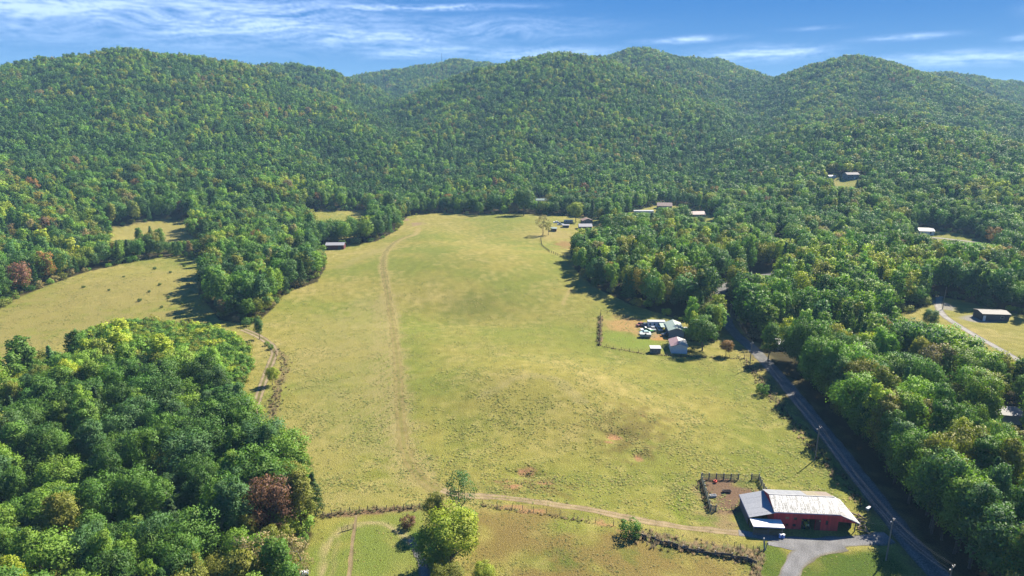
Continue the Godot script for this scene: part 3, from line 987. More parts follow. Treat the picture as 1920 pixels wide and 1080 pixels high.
func headroom(q: Vector2) -> float:
	# how tall a tree may grow here
	var most := 40.0
	for s in LOW:
		var p: Vector2 = s[0]
		var far := p.length()
		var dir := p / far
		var t := q.dot(dir)
		if t > far - 1.0 or t < far - 170.0 or absf(q.cross(dir)) > s[1] + 2.5:
			continue
		var y := 90.0 + (height(p.x, p.y) + (1.8 if p.y < -430.0 else 0.8) - 90.0) * t / far
		most = minf(most, y - height(q.x, q.y))
	return most


func grow_forest() -> void:
	var yards := [Vector2(106.4, -241.3), Vector2(146.3, -179.1), Vector2(28.8, -638.2), Vector2(142.1, -615.2), Vector2(115.3, -576.6), Vector2(157.8, -559.2), Vector2(328.9, -644.6), Vector2(315.1, -655.7), Vector2(301.7, -475.5), Vector2(186.8, -456.4), Vector2(-117.1, -429.6), Vector2(77.6, -273.6), Vector2(73.5, -278.8), Vector2(82.8, -275.8)]
	var d := 70.0
	while d < 2500.0:
		var step := 4.9 if d < 330.0 else (5.5 if d < 420.0 else 5.7)
		var half := d * 0.80 + 45.0
		var x := -half
		while x < half:
			var px := x + rng.randf_range(-0.46, 0.46) * step
			var pz := -d + rng.randf_range(-0.46, 0.46) * step
			x += step
			if d > 240.0:
				var ci := clampi(int((px - CX0) / CELL), 0, CNX - 1)
				var cj := clampi(int((-pz - CZ0) / CELL), 0, CNZ - 1)
				if not seen_cell[cj * CNX + ci]:
					continue
			var q := Vector2(px, pz)
			if d < 760.0:
				if is_open(q):
					continue
				if d < 420.0 and line_gap(q, ROAD) < 5.2:
					continue
				var built := false
				for y in yards:
					built = built or q.distance_to(y) < 9.5
				if built:
					continue
			var at := on(q)
			var tall := rng.randf_range(8.5, 17.5)
			if d > 600.0:
				tall = rng.randf_range(8.5, 14.5) * (1.0 + 0.25 * broad.get_noise_2d(px * 2.0, pz * 2.0))
			if not in_view(at + Vector3(0, tall * 0.6, 0), 16.0):
				continue
			var kind := kind_at(px, pz)
			var shape: int = kind[0]
			if shape == 1:
				tall *= 1.12
			var fat := rng.randf_range(0.72, 1.15)
			if d < 420.0 and px > 30.0 and line_gap(q, ROAD) < 14.0:
				tall *= 1.2
				fat *= 0.85
			elif d < 400.0 and px > 60.0:
				tall *= 1.12
				fat *= 0.9
			if d < 760.0:
				var room := headroom(q)
				if room < tall:
					if room < 2.0 or room < 7.0 and rng.randf() < 0.45:
						continue
					tall = room
					fat = clampf(fat * 1.15, 1.0, 1.35)
			if d < 330.0:
				near_trees.append({"at": q, "shape": shape, "tone": kind[1], "tall": tall, "fat": fat, "far": at.distance_to(Vector3(0, 90, 0))})
			else:
				var zone := "left" if px < -60.0 + (-pz - 600.0) * -0.1 else ("middle" if px < 210.0 + (-pz - 600.0) * 0.2 else "right")
				plant(zone if d > 560.0 else "valley_" + zone, 1 if d < 620.0 else 2, shape, kind[1], at + Vector3(0, -0.3, 0), tall, fat)
		d += step
	# the wood's front row stands close to the lane and leans over it
	var row := spread(ROAD, 4.6)
	for k in row.size() - 1:
		var dir := (row[k + 1] - row[k]).normalized()
		var q := row[k] + Vector2(-dir.y, dir.x) * rng.randf_range(6.6, 9.0)
		var far := on(q).distance_to(Vector3(0, 90, 0))
		if q.y < -330.0 or q.y > -95.0 or q.distance_to(yards[0]) < 9.0 or q.y < -205.0 and q.y > -245.0:
			continue
		near_trees.append({"at": q, "shape": [1, 1, 0][rng.randi() % 3], "tone": [1, 0, 2, 5, 4][rng.randi() % 5], "tall": rng.randf_range(15.0, 20.0), "fat": rng.randf_range(0.85, 1.0), "far": far})
	near_trees.sort_custom(func(a, b): return a.far < b.far)


# places that a person can find, for telling the near trees apart
var marks := [[Vector2(-44.9, -132.4), "the dark cedar"], [Vector2(-81.1, -207.5), "the farm-track tree"], [Vector2(-101.5, -252.2), "the track bend"], [Vector2(-41.2, -133.5), "the broken gate"], [Vector2(80.1, -156.9), "the leaning utility pole"], [Vector2(77.0, -116.8), "the driveway pole"],
	[Vector2(84.6, -220.6), "the dark utility pole"], [Vector2(80.9, -135.6), "the red barn"], [Vector2(174.7, -263.0), "the lawn tree"], [Vector2(186.7, -248.6), "the pale drive"], [Vector2(106.4, -241.3), "the hidden house"], [Vector2(146.3, -179.1), "the edge house"], [Vector2(-100.7, -110.4), "the bottom left corner"], [Vector2(-160.0, -190.0), "the left meadow"], [Vector2(99.7, -111.9), "the bottom right corner"], [Vector2(-117.6, -215.8), "the thicket"], [Vector2(-44.0, -110.4), "the white tank"], [Vector2(-102.7, -147.1), "the left wood's middle"], [Vector2(-79.6, -152.1), "the left wood's right half"], [Vector2(118.9, -169.2), "the right wood's middle"], [Vector2(115.4, -142.3), "the right edge"], [Vector2(-72.9, -113.5), "the bottom edge's left third"], [Vector2(-124.4, -142.3), "the left edge"]]
const ORDER := ["nearest", "second nearest", "third nearest", "fourth nearest", "fifth nearest", "sixth nearest", "seventh nearest", "eighth nearest", "ninth nearest", "tenth nearest", "eleventh nearest", "twelfth nearest", "thirteenth nearest", "fourteenth nearest"]
const WORD := ["round", "slim oval", "cone-shaped", "bushy", "thin-crowned"]
const KINDS := ["broadleaf_tree", "tall_tree", "pine_tree", "shrub", "open_tree"]


func place_near_trees() -> void:
	var singles := mini(300, near_trees.size())
	var sets := {}
	for k in singles:
		var t: Dictionary = near_trees[k]
		var best := 0
		for i in marks.size():
			if (t.at - marks[i][0]).length() < (t.at - marks[best][0]).length():
				best = i
		t.gap = (t.at - marks[best][0]).length()
		t.size = "low" if t.tall < 13.5 else ("high" if t.tall > 17.0 else "mid-height")
		var key := "%d|%d|%d|%s" % [best, t.shape, t.tone, t.size]
		if not sets.has(key):
			sets[key] = []
		sets[key].append(t)
	for key in sets:
		var list: Array = sets[key]
		list.sort_custom(func(a, b): return a.gap < b.gap)
		var w: PackedStringArray = key.split("|")
		for i in list.size():
			var t: Dictionary = list[i]
			var label := "%s %s tree, %s such to %s" % [w[3] + " " + TONE[int(w[2])], WORD[int(w[1])], ORDER[mini(i, 13)], marks[int(w[0])][1]]
			var side := "trees of the left foreground wood" if t.at.x < 0.0 else "trees of the wood right of the lane"
			tree(KINDS[t.shape], label, "tree", t.shape, t.tone, t.at, t.tall, t.fat, side)
	for k in range(singles, near_trees.size()):
		var t: Dictionary = near_trees[k]
		plant("near_" + ("left" if t.at.x < 0.0 else "right"), 0 if t.far < 260.0 else 1, t.shape, t.tone, on(t.at, -0.2), t.tall, t.fat)


const WOODS := {"left": "dense green forest over the left mountain", "middle": "dense green forest over the middle mountain and the ridge behind it", "right": "blue-green forest over the right-hand peak and its foothill",
	"valley_left": "trees in the belt between the left meadow and the pasture and along the mountain foot", "valley_middle": "trees of the valley between the pasture's end and the houses", "valley_right": "trees along the far part of the lane and round the houses on the right",
	"near_left": "further trees of the left foreground wood", "near_right": "further trees of the wood between the lane and the lawn", "scrub": "low green scrub of the thicket above the left wood", "edge": "shrubs and saplings along the edges of the woods"}


func commit_forest() -> void:
	var woods := {}
	for key in far_trees:
		var w: PackedStringArray = key.split("|")
		if not woods.has(w[0]):
			woods[w[0]] = thing("forest" if w[0] in ["left", "middle", "right"] else ("scrub" if w[0] in ["scrub", "edge"] else "woodland"), WOODS[w[0]], "forest" if w[0] in ["left", "middle", "right"] else ("bushes" if w[0] in ["scrub", "edge"] else "trees"))
			woods[w[0]].set_meta("kind", "stuff")
		var data: Array = far_trees[key]
		var mm := MultiMesh.new()
		mm.transform_format = MultiMesh.TRANSFORM_3D
		mm.use_colors = true
		mm.mesh = data[2]
		mm.instance_count = data[0].size()
		for i in data[0].size():
			mm.set_instance_transform(i, data[0][i])
			mm.set_instance_color(i, data[1][i])
		var o := MultiMeshInstance3D.new()
		o.name = KINDS[int(w[1])] + "s"
		o.multimesh = mm
		o.material_override = leaf_mat
		o.set_meta("kind", "stuff")
		woods[w[0]].add_child(o, true)


# low growth: the thicket, and a skirt of shrubs along every edge of the woods
func grow_scrub() -> void:
	var area := PackedVector2Array(THICKET)
	var lo := area[0]
	var hi := area[0]
	for p in area:
		lo = lo.min(p)
		hi = hi.max(p)
	var z := lo.y
	while z < hi.y:
		var x := lo.x
		while x < hi.x:
			var q := Vector2(x + rng.randf_range(-1, 1), z + rng.randf_range(-1, 1))
			x += 2.1
			if Geometry2D.is_point_in_polygon(q, area):
				var tall := rng.randf_range(2.2, 4.6)
				plant("scrub", 0, 3, [1, 2, 2, 4, 3, 1][rng.randi() % 6], on(q), tall, rng.randf_range(0.8, 1.1))
		z += 2.1
	for k in opens.size():
		var poly: PackedVector2Array = opens[k]
		for i in poly.size():
			var a := poly[i]
			var b := poly[(i + 1) % poly.size()]
			if a.y > -60.0 and b.y > -60.0:
				continue
			var n := int(a.distance_to(b) / 2.2)
			for s in n:
				var q := a.lerp(b, (s + rng.randf()) / maxf(n, 1.0)) + Vector2(rng.randfn(), rng.randfn()) * 2.0
				if rng.randf() < 0.35 or is_open(q) or line_gap(q, ROAD) < 5.0 or not in_view(on(q), 8.0) or q.y > -95.0:
					continue
				plant("edge", 0 if q.y > -300.0 else 1, 3, [0, 1, 1, 2, 4, 4, 3, 9][rng.randi() % 8], on(q, -0.1), rng.randf_range(1.0, 4.2), rng.randf_range(0.9, 1.5))


# ---------------------------------------------------------------- trees that stand alone
func place_single_trees() -> void:
	var list := [
		["yellow_green_tree", "big yellow-green tree at the bottom centre shading the stone drive", 0, 3, Vector2(-12.3, -113.5), 13.0, 1.25],
		["shade_tree", "mid-green tree against the big yellow-green one, on the stone drive's side", 0, 2, Vector2(-15.4, -112.2), 10.0, 1.1],
		["shade_tree", "dark green tree half hidden behind the big yellow-green one at the bottom", 0, 1, Vector2(-10.2, -119.0), 9.0, 1.1],
		["vine_covered_tree", "brown-green vine-hung tree behind the big yellow-green tree at the bottom", 0, 4, Vector2(-16.6, -126.5), 8.5, 0.8],
		["open_tree", "lanky blue-green tree with open branches where the dirt track meets the pasture", 4, 5, Vector2(-11.6, -128.6), 13.0, 0.85],
		["low_tree", "low yellow-green tree at the bottom edge below the big one", 0, 3, Vector2(-5.6, -107.1), 6.0, 1.2],
		["low_tree", "small olive tree at the bottom edge beside the stone drive", 0, 4, Vector2(-12.1, -105.1), 8.0, 1.2],
		["cedar_tree", "dark cone-shaped cedar at the end of the wire fence by the left wood", 2, 10, Vector2(-44.8, -132.0), 11.0, 0.95],
		["small_tree", "small yellow-green tree alone on the curving farm track", 0, 3, Vector2(-80.3, -205.7), 6.5, 0.95],
		["small_tree", "dark blue-green tree at the bend of the farm track", 1, 5, Vector2(-101.5, -251.6), 9.5, 0.95],
		["small_tree", "pale yellow-green tree on the pasture edge beside the left wood", 0, 3, Vector2(-64.3, -160.3), 8.5, 1.25],
		["round_bush", "round green bush beside the dirt track at the end of the ruined wall", 3, 1, Vector2(25.4, -123.6), 3.6, 1.0],
		["round_shrub", "round reddish-brown shrub on the lawn below the wire fence", 3, 8, Vector2(-22.9, -127.3), 2.4, 1.15],
		["maple_tree", "big dark green tree beside the white garage", 0, 1, Vector2(72.9, -238.4), 13.5, 1.3],
		["maple_tree", "green tree behind the big dark tree beside the lane", 0, 2, Vector2(81.8, -256.2), 13.0, 1.1],
		["orange_tree", "small rusty orange tree between the garage and the lane", 0, 7, Vector2(80.1, -232.7), 6.0, 1.25],
		["round_bush", "green bush on the verge of the lane in tree shade", 3, 1, Vector2(80.9, -197.8), 3.4, 0.9],
		["bare_tree", "thin brownish half-bare tree alone at the far right end of the pasture", 4, 9, Vector2(21.9, -463.1), 15.0, 1.1],
		["bare_tree", "smaller thin brown tree beside the half-bare one at the far fence", 4, 4, Vector2(25.8, -463.6), 9.5, 1.0],
		["lawn_tree", "round dark green tree alone on the lawn beside the pale drive", 0, 5, Vector2(174.2, -262.3), 9.0, 1.05],
		["rust_tree", "rust-coloured thin tree at the right end of the far lawn", 4, 7, Vector2(316.0, -427.4), 15.0, 1.15],
		["tall_tree", "tall dark tree standing out at the left corner of the pasture's far end", 1, 0, Vector2(-98.3, -528.1), 24.0, 1.1],
		["edge_tree", "dark round tree at the pasture's edge in front of the tall one", 0, 0, Vector2(-94.7, -457.3), 15.0, 1.15],
		["edge_tree", "dark green round tree left of its neighbour at the pasture's far left edge", 0, 5, Vector2(-103.6, -458.9), 11.0, 1.1],
		["edge_tree", "bushy green tree behind the red shed", 0, 1, Vector2(-119.4, -455.9), 14.0, 1.0],
		["edge_tree", "slim green tree just right of the red shed", 1, 2, Vector2(-111.0, -451.7), 11.0, 0.9],
		["big_oak", "big dark oak at the far end of the pasture by the houses", 0, 0, Vector2(9.8, -549.0), 22.0, 1.1],
		["far_tree", "brownish tree left of the big oak at the pasture's far end", 0, 9, Vector2(1.8, -548.3), 11.0, 1.0],
		["far_tree", "light green small tree at the pasture's far edge left of the brownish one", 0, 2, Vector2(-5.7, -540.2), 9.0, 1.0],
		["far_tree", "green small tree standing before the dark hollow at the pasture's far end", 0, 1, Vector2(-27.8, -552.8), 11.0, 1.0],
		["yard_tree", "bright green round tree in the yard behind the blue and white house", 0, 3, Vector2(50.5, -518.3), 16.0, 1.1],
		["yard_tree", "dark pointed tree in the yard right of the bright green one", 2, 10, Vector2(65.4, -536.7), 16.0, 1.1],
		["lawn_tree", "round dark tree on the small far lawn by the brown-roofed house", 0, 0, Vector2(143.3, -498.2), 10.0, 1.1],
		["belt_tree", "yellow-tinged tree at the lower end of the tree belt", 0, 3, Vector2(-111.5, -285.4), 10.5, 1.1],
		["belt_tree", "blue-green round tree at the lowest corner of the tree belt", 0, 5, Vector2(-128.9, -281.6), 9.0, 0.95],
		["lane_tree", "tall green tree at the wood's corner beside the lane bend", 1, 1, Vector2(94.1, -227.9), 15.0, 1.0],
		["clearing_tree", "light green tree in the middle of the small left clearing", 1, 2, Vector2(-227.2, -420.7), 15.0, 1.1],
		["clearing_tree", "green tree left of the light one in the small left clearing", 1, 1, Vector2(-248.7, -434.2), 13.0, 1.0],
	]
	for t in list:
		tree(t[0], t[1], "tree" if t[2] != 3 else "bush", t[2], t[3], t[4], t[5], t[6])
	var k := 0
	var pale_bark := worn(0.42, 0.39, 0.35, 0.9, 0.8, 0.4, 63)
	var snags := [["leaning pale dead trunk above the left wood's canopy at its far left", Vector2(-117.2, -145.9), 17.0, 0.1], ["bare pale snag in the left wood right of its middle", Vector2(-72.6, -123.7), 15.0, -0.08], ["thin grey snag at the left wood's corner by the white tank", Vector2(-43.4, -116.7), 8.0, 0.35], ["pale dead tree in the right wood beside the lane", Vector2(108.2, -166.2), 17.0, 0.05], ["pale bare trunk on the right wood's far edge near the drive", Vector2(143.6, -206.5), 15.0, -0.06]]
	for t in snags:
		var o := thing("dead_tree", t[0], "dead tree", on(t[1]))
		o.rotation.z = t[3]
		o.scale = Vector3.ONE * (t[2] / 15.0)
		part("trunk", models["trunk_0"][rng.randi() % 7], pale_bark, o)
	for p in [[Vector2(-118.6, -276.0), 2.6, 1], [Vector2(-113.0, -267.5), 3.0, 0], [Vector2(-112.8, -271.8), 2.2, 1], [Vector2(-96.0, -244.2), 1.6, 2], [Vector2(-92.9, -240.0), 1.8, 1], [Vector2(-95.9, -220.9), 4.6, 1], [Vector2(-100.7, -235.8), 4.2, 4], [Vector2(-91.6, -206.6), 4.0, 1]]:
		k += 1
		tree("track_bush", "%s of the green bushes beside the farm track, counted from its upper left end" % NTH[k - 1], "bush", 3, p[2], p[0], p[1], 1.0, "bushes by the farm track")
	# little bushes dotted over the dry left meadow
	k = 0
	for p in [Vector2(-215.5, -321.2), Vector2(-199.3, -315.8), Vector2(-207.4, -342.8), Vector2(-175.9, -300.2), Vector2(-178.4, -313.7), Vector2(-202.6, -365.1), Vector2(-179.2, -325.6), Vector2(-161.3, -291.7), Vector2(-164.5, -304.7), Vector2(-188.0, -354.0), Vector2(-202.2, -392.0), Vector2(-154.9, -297.4), Vector2(-189.5, -373.0), Vector2(-165.5, -326.9)]:
		k += 1
		tree("meadow_bush", "small dark bush on the dry left meadow, %s of them from the left" % NTH[k - 1], "bush", 3, 0, p, rng.randf_range(0.8, 1.5), 1.2, "small bushes of the left meadow")


# ---------------------------------------------------------------- buildings
# Painted boards standing upright: each with its own tone, faded in streaks.
func boards(base: Color, sd: int) -> StandardMaterial3D:
	var m := StandardMaterial3D.new()
	m.roughness = 0.75
	var im := Image.create(128, 128, false, Image.FORMAT_RGB8)
	var r := RandomNumberGenerator.new()
	r.seed = sd
	var tone := 1.0
	for x in 128:
		if x % 8 == 0:
			tone = r.randf_range(0.6, 1.0)
		for y in 128:
			var f := tone * (1.0 + 0.35 * grain.get_noise_2d(x * 9.0, y * 1.4)) * (0.45 if x % 8 == 7 else 1.0)
			im.set_pixel(x, y, Color(base.r * f, base.g * f, base.b * f).linear_to_srgb())
	m.albedo_texture = ImageTexture.create_from_image(im)
	m.uv1_triplanar = true
	m.uv1_scale = Vector3.ONE * 0.25
	return m


var red_boards: StandardMaterial3D
var grey_wood: StandardMaterial3D
var white_wall: StandardMaterial3D
var dark_glass: StandardMaterial3D
var black_steel: StandardMaterial3D


func streaked(base: Color, dirt: Color, sd: int) -> StandardMaterial3D:
	var m := StandardMaterial3D.new()
	m.roughness = 0.55
	m.metallic_specular = 0.5
	var im := Image.create(64, 128, false, Image.FORMAT_RGB8)
	var n := FastNoiseLite.new()
	n.seed = sd
	n.frequency = 0.05
	n.fractal_octaves = 4
	for y in 128:
		for x in 64:
			var s := n.get_noise_2d(x * 0.9, y * 0.22) * 1.0 + n.get_noise_2d(x * 0.6 + 300.0, y * 1.3) * 0.55
			var k := smoothstep(-0.12, 0.3, s + (y / 128.0 - 0.5) * 0.3)
			var c := base.lerp(dirt, k)
			if x % 16 < 2:
				c = c * 0.86
			im.set_pixel(x, y, c.linear_to_srgb())
	m.albedo_texture = ImageTexture.create_from_image(im)
	return m


func sheet_roof(parent: Node, called: String, a: Vector3, b: Vector3, c: Vector3, d: Vector3, n: int, mats: Array) -> void:
	# a..b is the high edge, d..c the low one; n metal sheets side by side, the laps a finger proud of each other
	for k in n:
		var t0 := k / float(n)
		var t1 := (k + 1) / float(n) + 0.004
		var lift := Vector3(0, 0.012 * (k % 2) + rng.randf_range(0.0, 0.008), 0)
		var st := begin()
		slab(st, a.lerp(b, t0) + lift, a.lerp(b, t1) + lift, d.lerp(c, t1) + lift, d.lerp(c, t0) + lift, 0.05)
		part(called, st.commit(), mats[mini(int(t0 * mats.size()), mats.size() - 1)] if mats.size() < n else mats[k], parent)


# A wall of w by h along +x with rectangular holes [x, y, w, h], as thick as deep.
func holed_wall(w: float, h: float, deep: float, holes: Array) -> ArrayMesh:
	var xs := [0.0, w]
	var ys := [0.0, h]
	for o in holes:
		xs.append(o[0])
		xs.append(o[0] + o[2])
		ys.append(o[1])
		ys.append(o[1] + o[3])
	xs.sort()
	ys.sort()
	var st := begin()
	for i in xs.size() - 1:
		for j in ys.size() - 1:
			if xs[i + 1] - xs[i] < 0.001 or ys[j + 1] - ys[j] < 0.001:
				continue
			var c := Vector2((xs[i] + xs[i + 1]) * 0.5, (ys[j] + ys[j + 1]) * 0.5)
			var open := false
			for o in holes:
				open = open or Rect2(o[0], o[1], o[2], o[3]).has_point(c)
			if not open:
				box(st, Vector3(xs[i], ys[j], -deep), Vector3(xs[i + 1], ys[j + 1], 0))
	return st.commit()


func red_barn() -> void:
	var o := thing("red_barn", "long red wooden barn with streaky white metal roof and open lean-tos", "barn", on(Vector2(64.6, -126.9)), deg_to_rad(-4.5))
	o.scale = Vector3.ONE * 0.92
	var front := holed_wall(15.0, 4.75, 0.14, [[6.5, 0.0, 3.2, 2.95], [4.6, 2.55, 0.8, 0.7], [4.5, 0.75, 0.8, 0.7], [12.1, 1.6, 0.6, 1.15], [2.9, 0.8, 0.6, 0.6]])
	part("front_wall", front, red_boards, o, Transform3D(Basis.IDENTITY, Vector3(-7.5, 0, 0)))
	part("back_wall", box_mesh(Vector3(-7.5, 0, -9.0), Vector3(7.5, 4.75, -8.86)), red_boards, o)
	for s in [-1.0, 1.0]:
		var st := begin()
		box(st, Vector3(s * 7.43 - 0.07, 0, -8.86), Vector3(s * 7.43 + 0.07, 4.75, -0.14))
		for side in [-1.0, 1.0]:
			var x: float = s * 7.43 + side * 0.07
			var a := Vector3(x, 4.75, -0.14)
			var b := Vector3(x, 6.25, -4.5)
			var c := Vector3(x, 4.75, -8.86)
			if side > 0.0:
				quad(st, a, b, c, c)
			else:
				quad(st, c, b, a, a)
		part("end_wall", st.commit(), red_boards, o)
	var white_streak := []
	for k in 5:
		white_streak.append(streaked(Color(0.29, 0.3, 0.32), Color(0.04, 0.05, 0.06), 30 + k))
	var grey_streak := [streaked(Color(0.27, 0.28, 0.30), Color(0.08, 0.085, 0.1), 51), streaked(Color(0.22, 0.23, 0.25), Color(0.07, 0.075, 0.09), 52)]
	var plain_roof := [worn(0.27, 0.285, 0.32, 0.5, 0.4, 0.2, 5), worn(0.25, 0.265, 0.30, 0.5, 0.4, 0.2, 6)]
	var rust := worn(0.30, 0.26, 0.17, 0.8, 0.6, 0.4, 8)
	var rust2 := worn(0.28, 0.22, 0.18, 0.8, 0.6, 0.4, 9)
	var order := []
	for k in 15:
		order.append(white_streak[(k * 2) % 5] if k < 12 else grey_streak[k % 2])
	sheet_roof(o, "roof_sheet", Vector3(-7.75, 6.42, -4.5), Vector3(7.75, 6.42, -4.5), Vector3(7.75, 4.72, 0.4), Vector3(-7.75, 4.72, 0.4), 15, order)
	var back := []
	for k in 15:
		back.append(rust if k > 2 and k < 6 else (rust2 if k <= 2 else plain_roof[k % 2]))
	sheet_roof(o, "roof_sheet", Vector3(7.75, 6.415, -4.5), Vector3(-7.75, 6.415, -4.5), Vector3(-7.75, 4.72, -9.4), Vector3(7.75, 4.72, -9.4), 15, back)
	part("ridge_cap", box_mesh(Vector3(-7.8, 6.41, -4.62), Vector3(7.8, 6.475, -4.38)), white_streak[1], o)
	var blue := paint(0.2, 0.24, 0.42, 0.6)
	part("eave_trim", box_mesh(Vector3(-7.75, 4.5, 0.41), Vector3(7.75, 4.68, 0.44)), blue, o)
	# left lean-to: open shed sloping away, timber sides
	sheet_roof(o, "lean_to_sheet", Vector3(-7.3, 4.45, 0.5), Vector3(-7.3, 4.45, -9.2), Vector3(-13.4, 2.95, -9.2), Vector3(-13.4, 2.95, 0.5), 9, plain_roof)
	part("lean_to_wall", box_mesh(Vector3(-13.2, 0, -9.0), Vector3(-13.08, 2.7, -1.0)), grey_wood, o)
	part("lean_to_fascia", box_mesh(Vector3(-13.46, 2.7, -9.2), Vector3(-13.41, 2.9, 0.5)), blue, o)
	for z in [-8.8, -5.8, -2.9, 0.2]:
		part("post", box_mesh(Vector3(-13.07, 0, z - 0.09), Vector3(-12.9, 2.9, z + 0.09)), grey_wood, o)
	# porch roof in front of the lean-to, a pen of rails below it
	sheet_roof(o, "porch_sheet", Vector3(-13.3, 2.80, 0.55), Vector3(-6.1, 2.80, 0.55), Vector3(-5.9, 2.45, 3.2), Vector3(-13.1, 2.45, 3.2), 7, [worn(0.6, 0.61, 0.63, 0.45, 0.4, 0.1, 11)])
	part("porch_trim", box_mesh(Vector3(-13.1, 2.2, 3.21), Vector3(-5.9, 2.4, 3.26)), blue, o)
	for x in [-12.9, -9.5, -6.3]:
		part("post", box_mesh(Vector3(x - 0.08, 0, 2.95), Vector3(x + 0.08, 2.35, 3.11)), grey_wood, o)
	for k in 4:
		part("rail", box_mesh(Vector3(-12.8, 0.3 + k * 0.36, 3.12), Vector3(-6.4, 0.42 + k * 0.36, 3.16)), grey_wood, o)
	for k in 12:
		part("picket", box_mesh(Vector3(-12.7 + k * 0.28, 0.05, 3.165), Vector3(-12.6 + k * 0.28, 1.5, 3.2)), grey_wood, o)
	# right lean-to
	sheet_roof(o, "lean_to_sheet", Vector3(7.4, 4.72, -9.3), Vector3(7.4, 4.72, 0.42), Vector3(12.3, 2.55, 0.42), Vector3(11.4, 2.75, -9.3), 9, [white_streak[0], white_streak[2], streaked(Color(0.4, 0.41, 0.43), Color(0.12, 0.12, 0.14), 71), white_streak[3]])
	var st := begin()
	quad(st, Vector3(7.5, 2.6, 0), Vector3(7.5, 4.6, 0), Vector3(11.6, 2.75, 0), Vector3(11.6, 2.3, 0))
	quad(st, Vector3(11.6, 2.3, -0.1), Vector3(11.6, 2.75, -0.1), Vector3(7.5, 4.6, -0.1), Vector3(7.5, 2.6, -0.1))
	part("lean_to_gable", st.commit(), red_boards, o)
	part("lean_to_wall", box_mesh(Vector3(7.52, 0, -8.9), Vector3(11.3, 2.9, -8.78)), grey_wood, o)
	part("lean_to_trim", tube_mesh(Vector3(7.6, 4.55, 0.46), Vector3(12.3, 2.45, 0.46), 0.07, 0.07, 4), blue, o)
	part("side_wall", box_mesh(Vector3(11.25, 0, -8.77), Vector3(11.37, 2.45, -1.6)), grey_wood, o)
	for z in [-8.6, -4.4, -0.1]:
		part("post", tube_mesh(Vector3(11.5, 0, z), Vector3(11.5, 2.6, z), 0.12, 0.1), grey_wood, o)
	# fittings of the front
	var f := part("hay_hatch", box_mesh(Vector3(-4.8, 2.75, 0.004), Vector3(-4.0, 3.3, 0.05)), worn(0.42, 0.3, 0.16, 0.8), o)
	f.set_meta("label", "tan boarded-up hatch")
	for w in [[-2.9, 2.55, 0.8, 0.7], [-3.0, 0.75, 0.8, 0.7], [4.6, 1.6, 0.6, 1.15]]:
		var fr := begin()
		box(fr, Vector3(w[0] - 0.08, w[1] - 0.08, 0.003), Vector3(w[0] + w[2] + 0.08, w[1], 0.05))
		box(fr, Vector3(w[0] - 0.08, w[1] + w[3], 0.003), Vector3(w[0] + w[2] + 0.08, w[1] + w[3] + 0.08, 0.05))
		box(fr, Vector3(w[0] - 0.08, w[1] + 0.001, 0.004), Vector3(w[0], w[1] + w[3] - 0.001, 0.048))
		box(fr, Vector3(w[0] + w[2], w[1] + 0.001, 0.004), Vector3(w[0] + w[2] + 0.08, w[1] + w[3] - 0.001, 0.048))
		var q := part("window", fr.commit(), red_boards, o)
		part("pane", box_mesh(Vector3(w[0], w[1], -0.1), Vector3(w[0] + w[2], w[1] + w[3], -0.08)), dark_glass, q)
	part("wall_lamp", tube_mesh(Vector3(3.2, 2.9, 0.02), Vector3(3.2, 2.5, 0.12), 0.06, 0.12), paint(0.7, 0.62, 0.3, 0.4), o)
	part("sliding_door", box_mesh(Vector3(2.25, 0.05, 0.06), Vector3(3.4, 2.95, 0.12)), worn(0.17, 0.02, 0.02, 0.8, 0.5, 0.4, 14), o)
	# tractor parked in the doorway
	var b := o.transform
	var t := thing("tractor", "small yellow tractor parked in the dark barn doorway", "tractor", b * Vector3(0.55, 0.02, -0.62), deg_to_rad(-4.5))
	var yellow := paint(0.62, 0.46, 0.04, 0.45)
	var tyre := paint(0.03, 0.03, 0.03, 0.9)
	part("hood", box_mesh(Vector3(-0.32, 0.62, -0.9), Vector3(0.32, 1.12, 0.55)), yellow, t)
	part("grille", box_mesh(Vector3(-0.26, 0.64, 0.551), Vector3(0.26, 1.06, 0.58)), paint(0.05, 0.05, 0.05, 0.6), t)
	for s in [-1.0, 1.0]:
		part("headlight", tube_mesh(Vector3(s * 0.2, 1.18, 0.45), Vector3(s * 0.2, 1.18, 0.58), 0.09, 0.09, 8), paint(0.8, 0.8, 0.7, 0.2), t)
		part("front_wheel", tube_mesh(Vector3(s * 0.5, 0.34, 0.25), Vector3(s * 0.68, 0.34, 0.25), 0.34, 0.34, 12), tyre, t)
		part("rear_wheel", tube_mesh(Vector3(s * 0.52, 0.6, -1.3), Vector3(s * 0.86, 0.6, -1.3), 0.6, 0.6, 14), tyre, t)
		part("fender", box_mesh(Vector3(s * 0.68 - 0.2, 1.22, -1.75), Vector3(s * 0.68 + 0.2, 1.3, -0.85)), yellow, t)
	part("seat", box_mesh(Vector3(-0.25, 0.95, -1.6), Vector3(0.25, 1.5, -1.15)), paint(0.04, 0.04, 0.04, 0.7), t)
	part("steering_wheel", tube_mesh(Vector3(0, 0.9, -0.95), Vector3(0, 1.4, -1.05), 0.03, 0.16, 8), tyre, t)
	for k in 2:
		var l := thing("barrel", ["blue and white plastic barrel at the porch corner, the left of the pair", "blue and white plastic barrel at the porch corner, the right of the pair"][k], "barrel", b * Vector3(-6.9 + k * 0.75, 0, 3.7), 0, "barrels at the barn porch")
		part("drum", tube_mesh(Vector3.ZERO, Vector3(0, 0.86, 0), 0.3, 0.3, 14), paint(0.2, 0.3, 0.6, 0.4), l)
		part("lid", tube_mesh(Vector3(0, 0.86, 0), Vector3(0, 0.92, 0), 0.31, 0.29, 14), paint(0.75, 0.77, 0.8, 0.4), l)
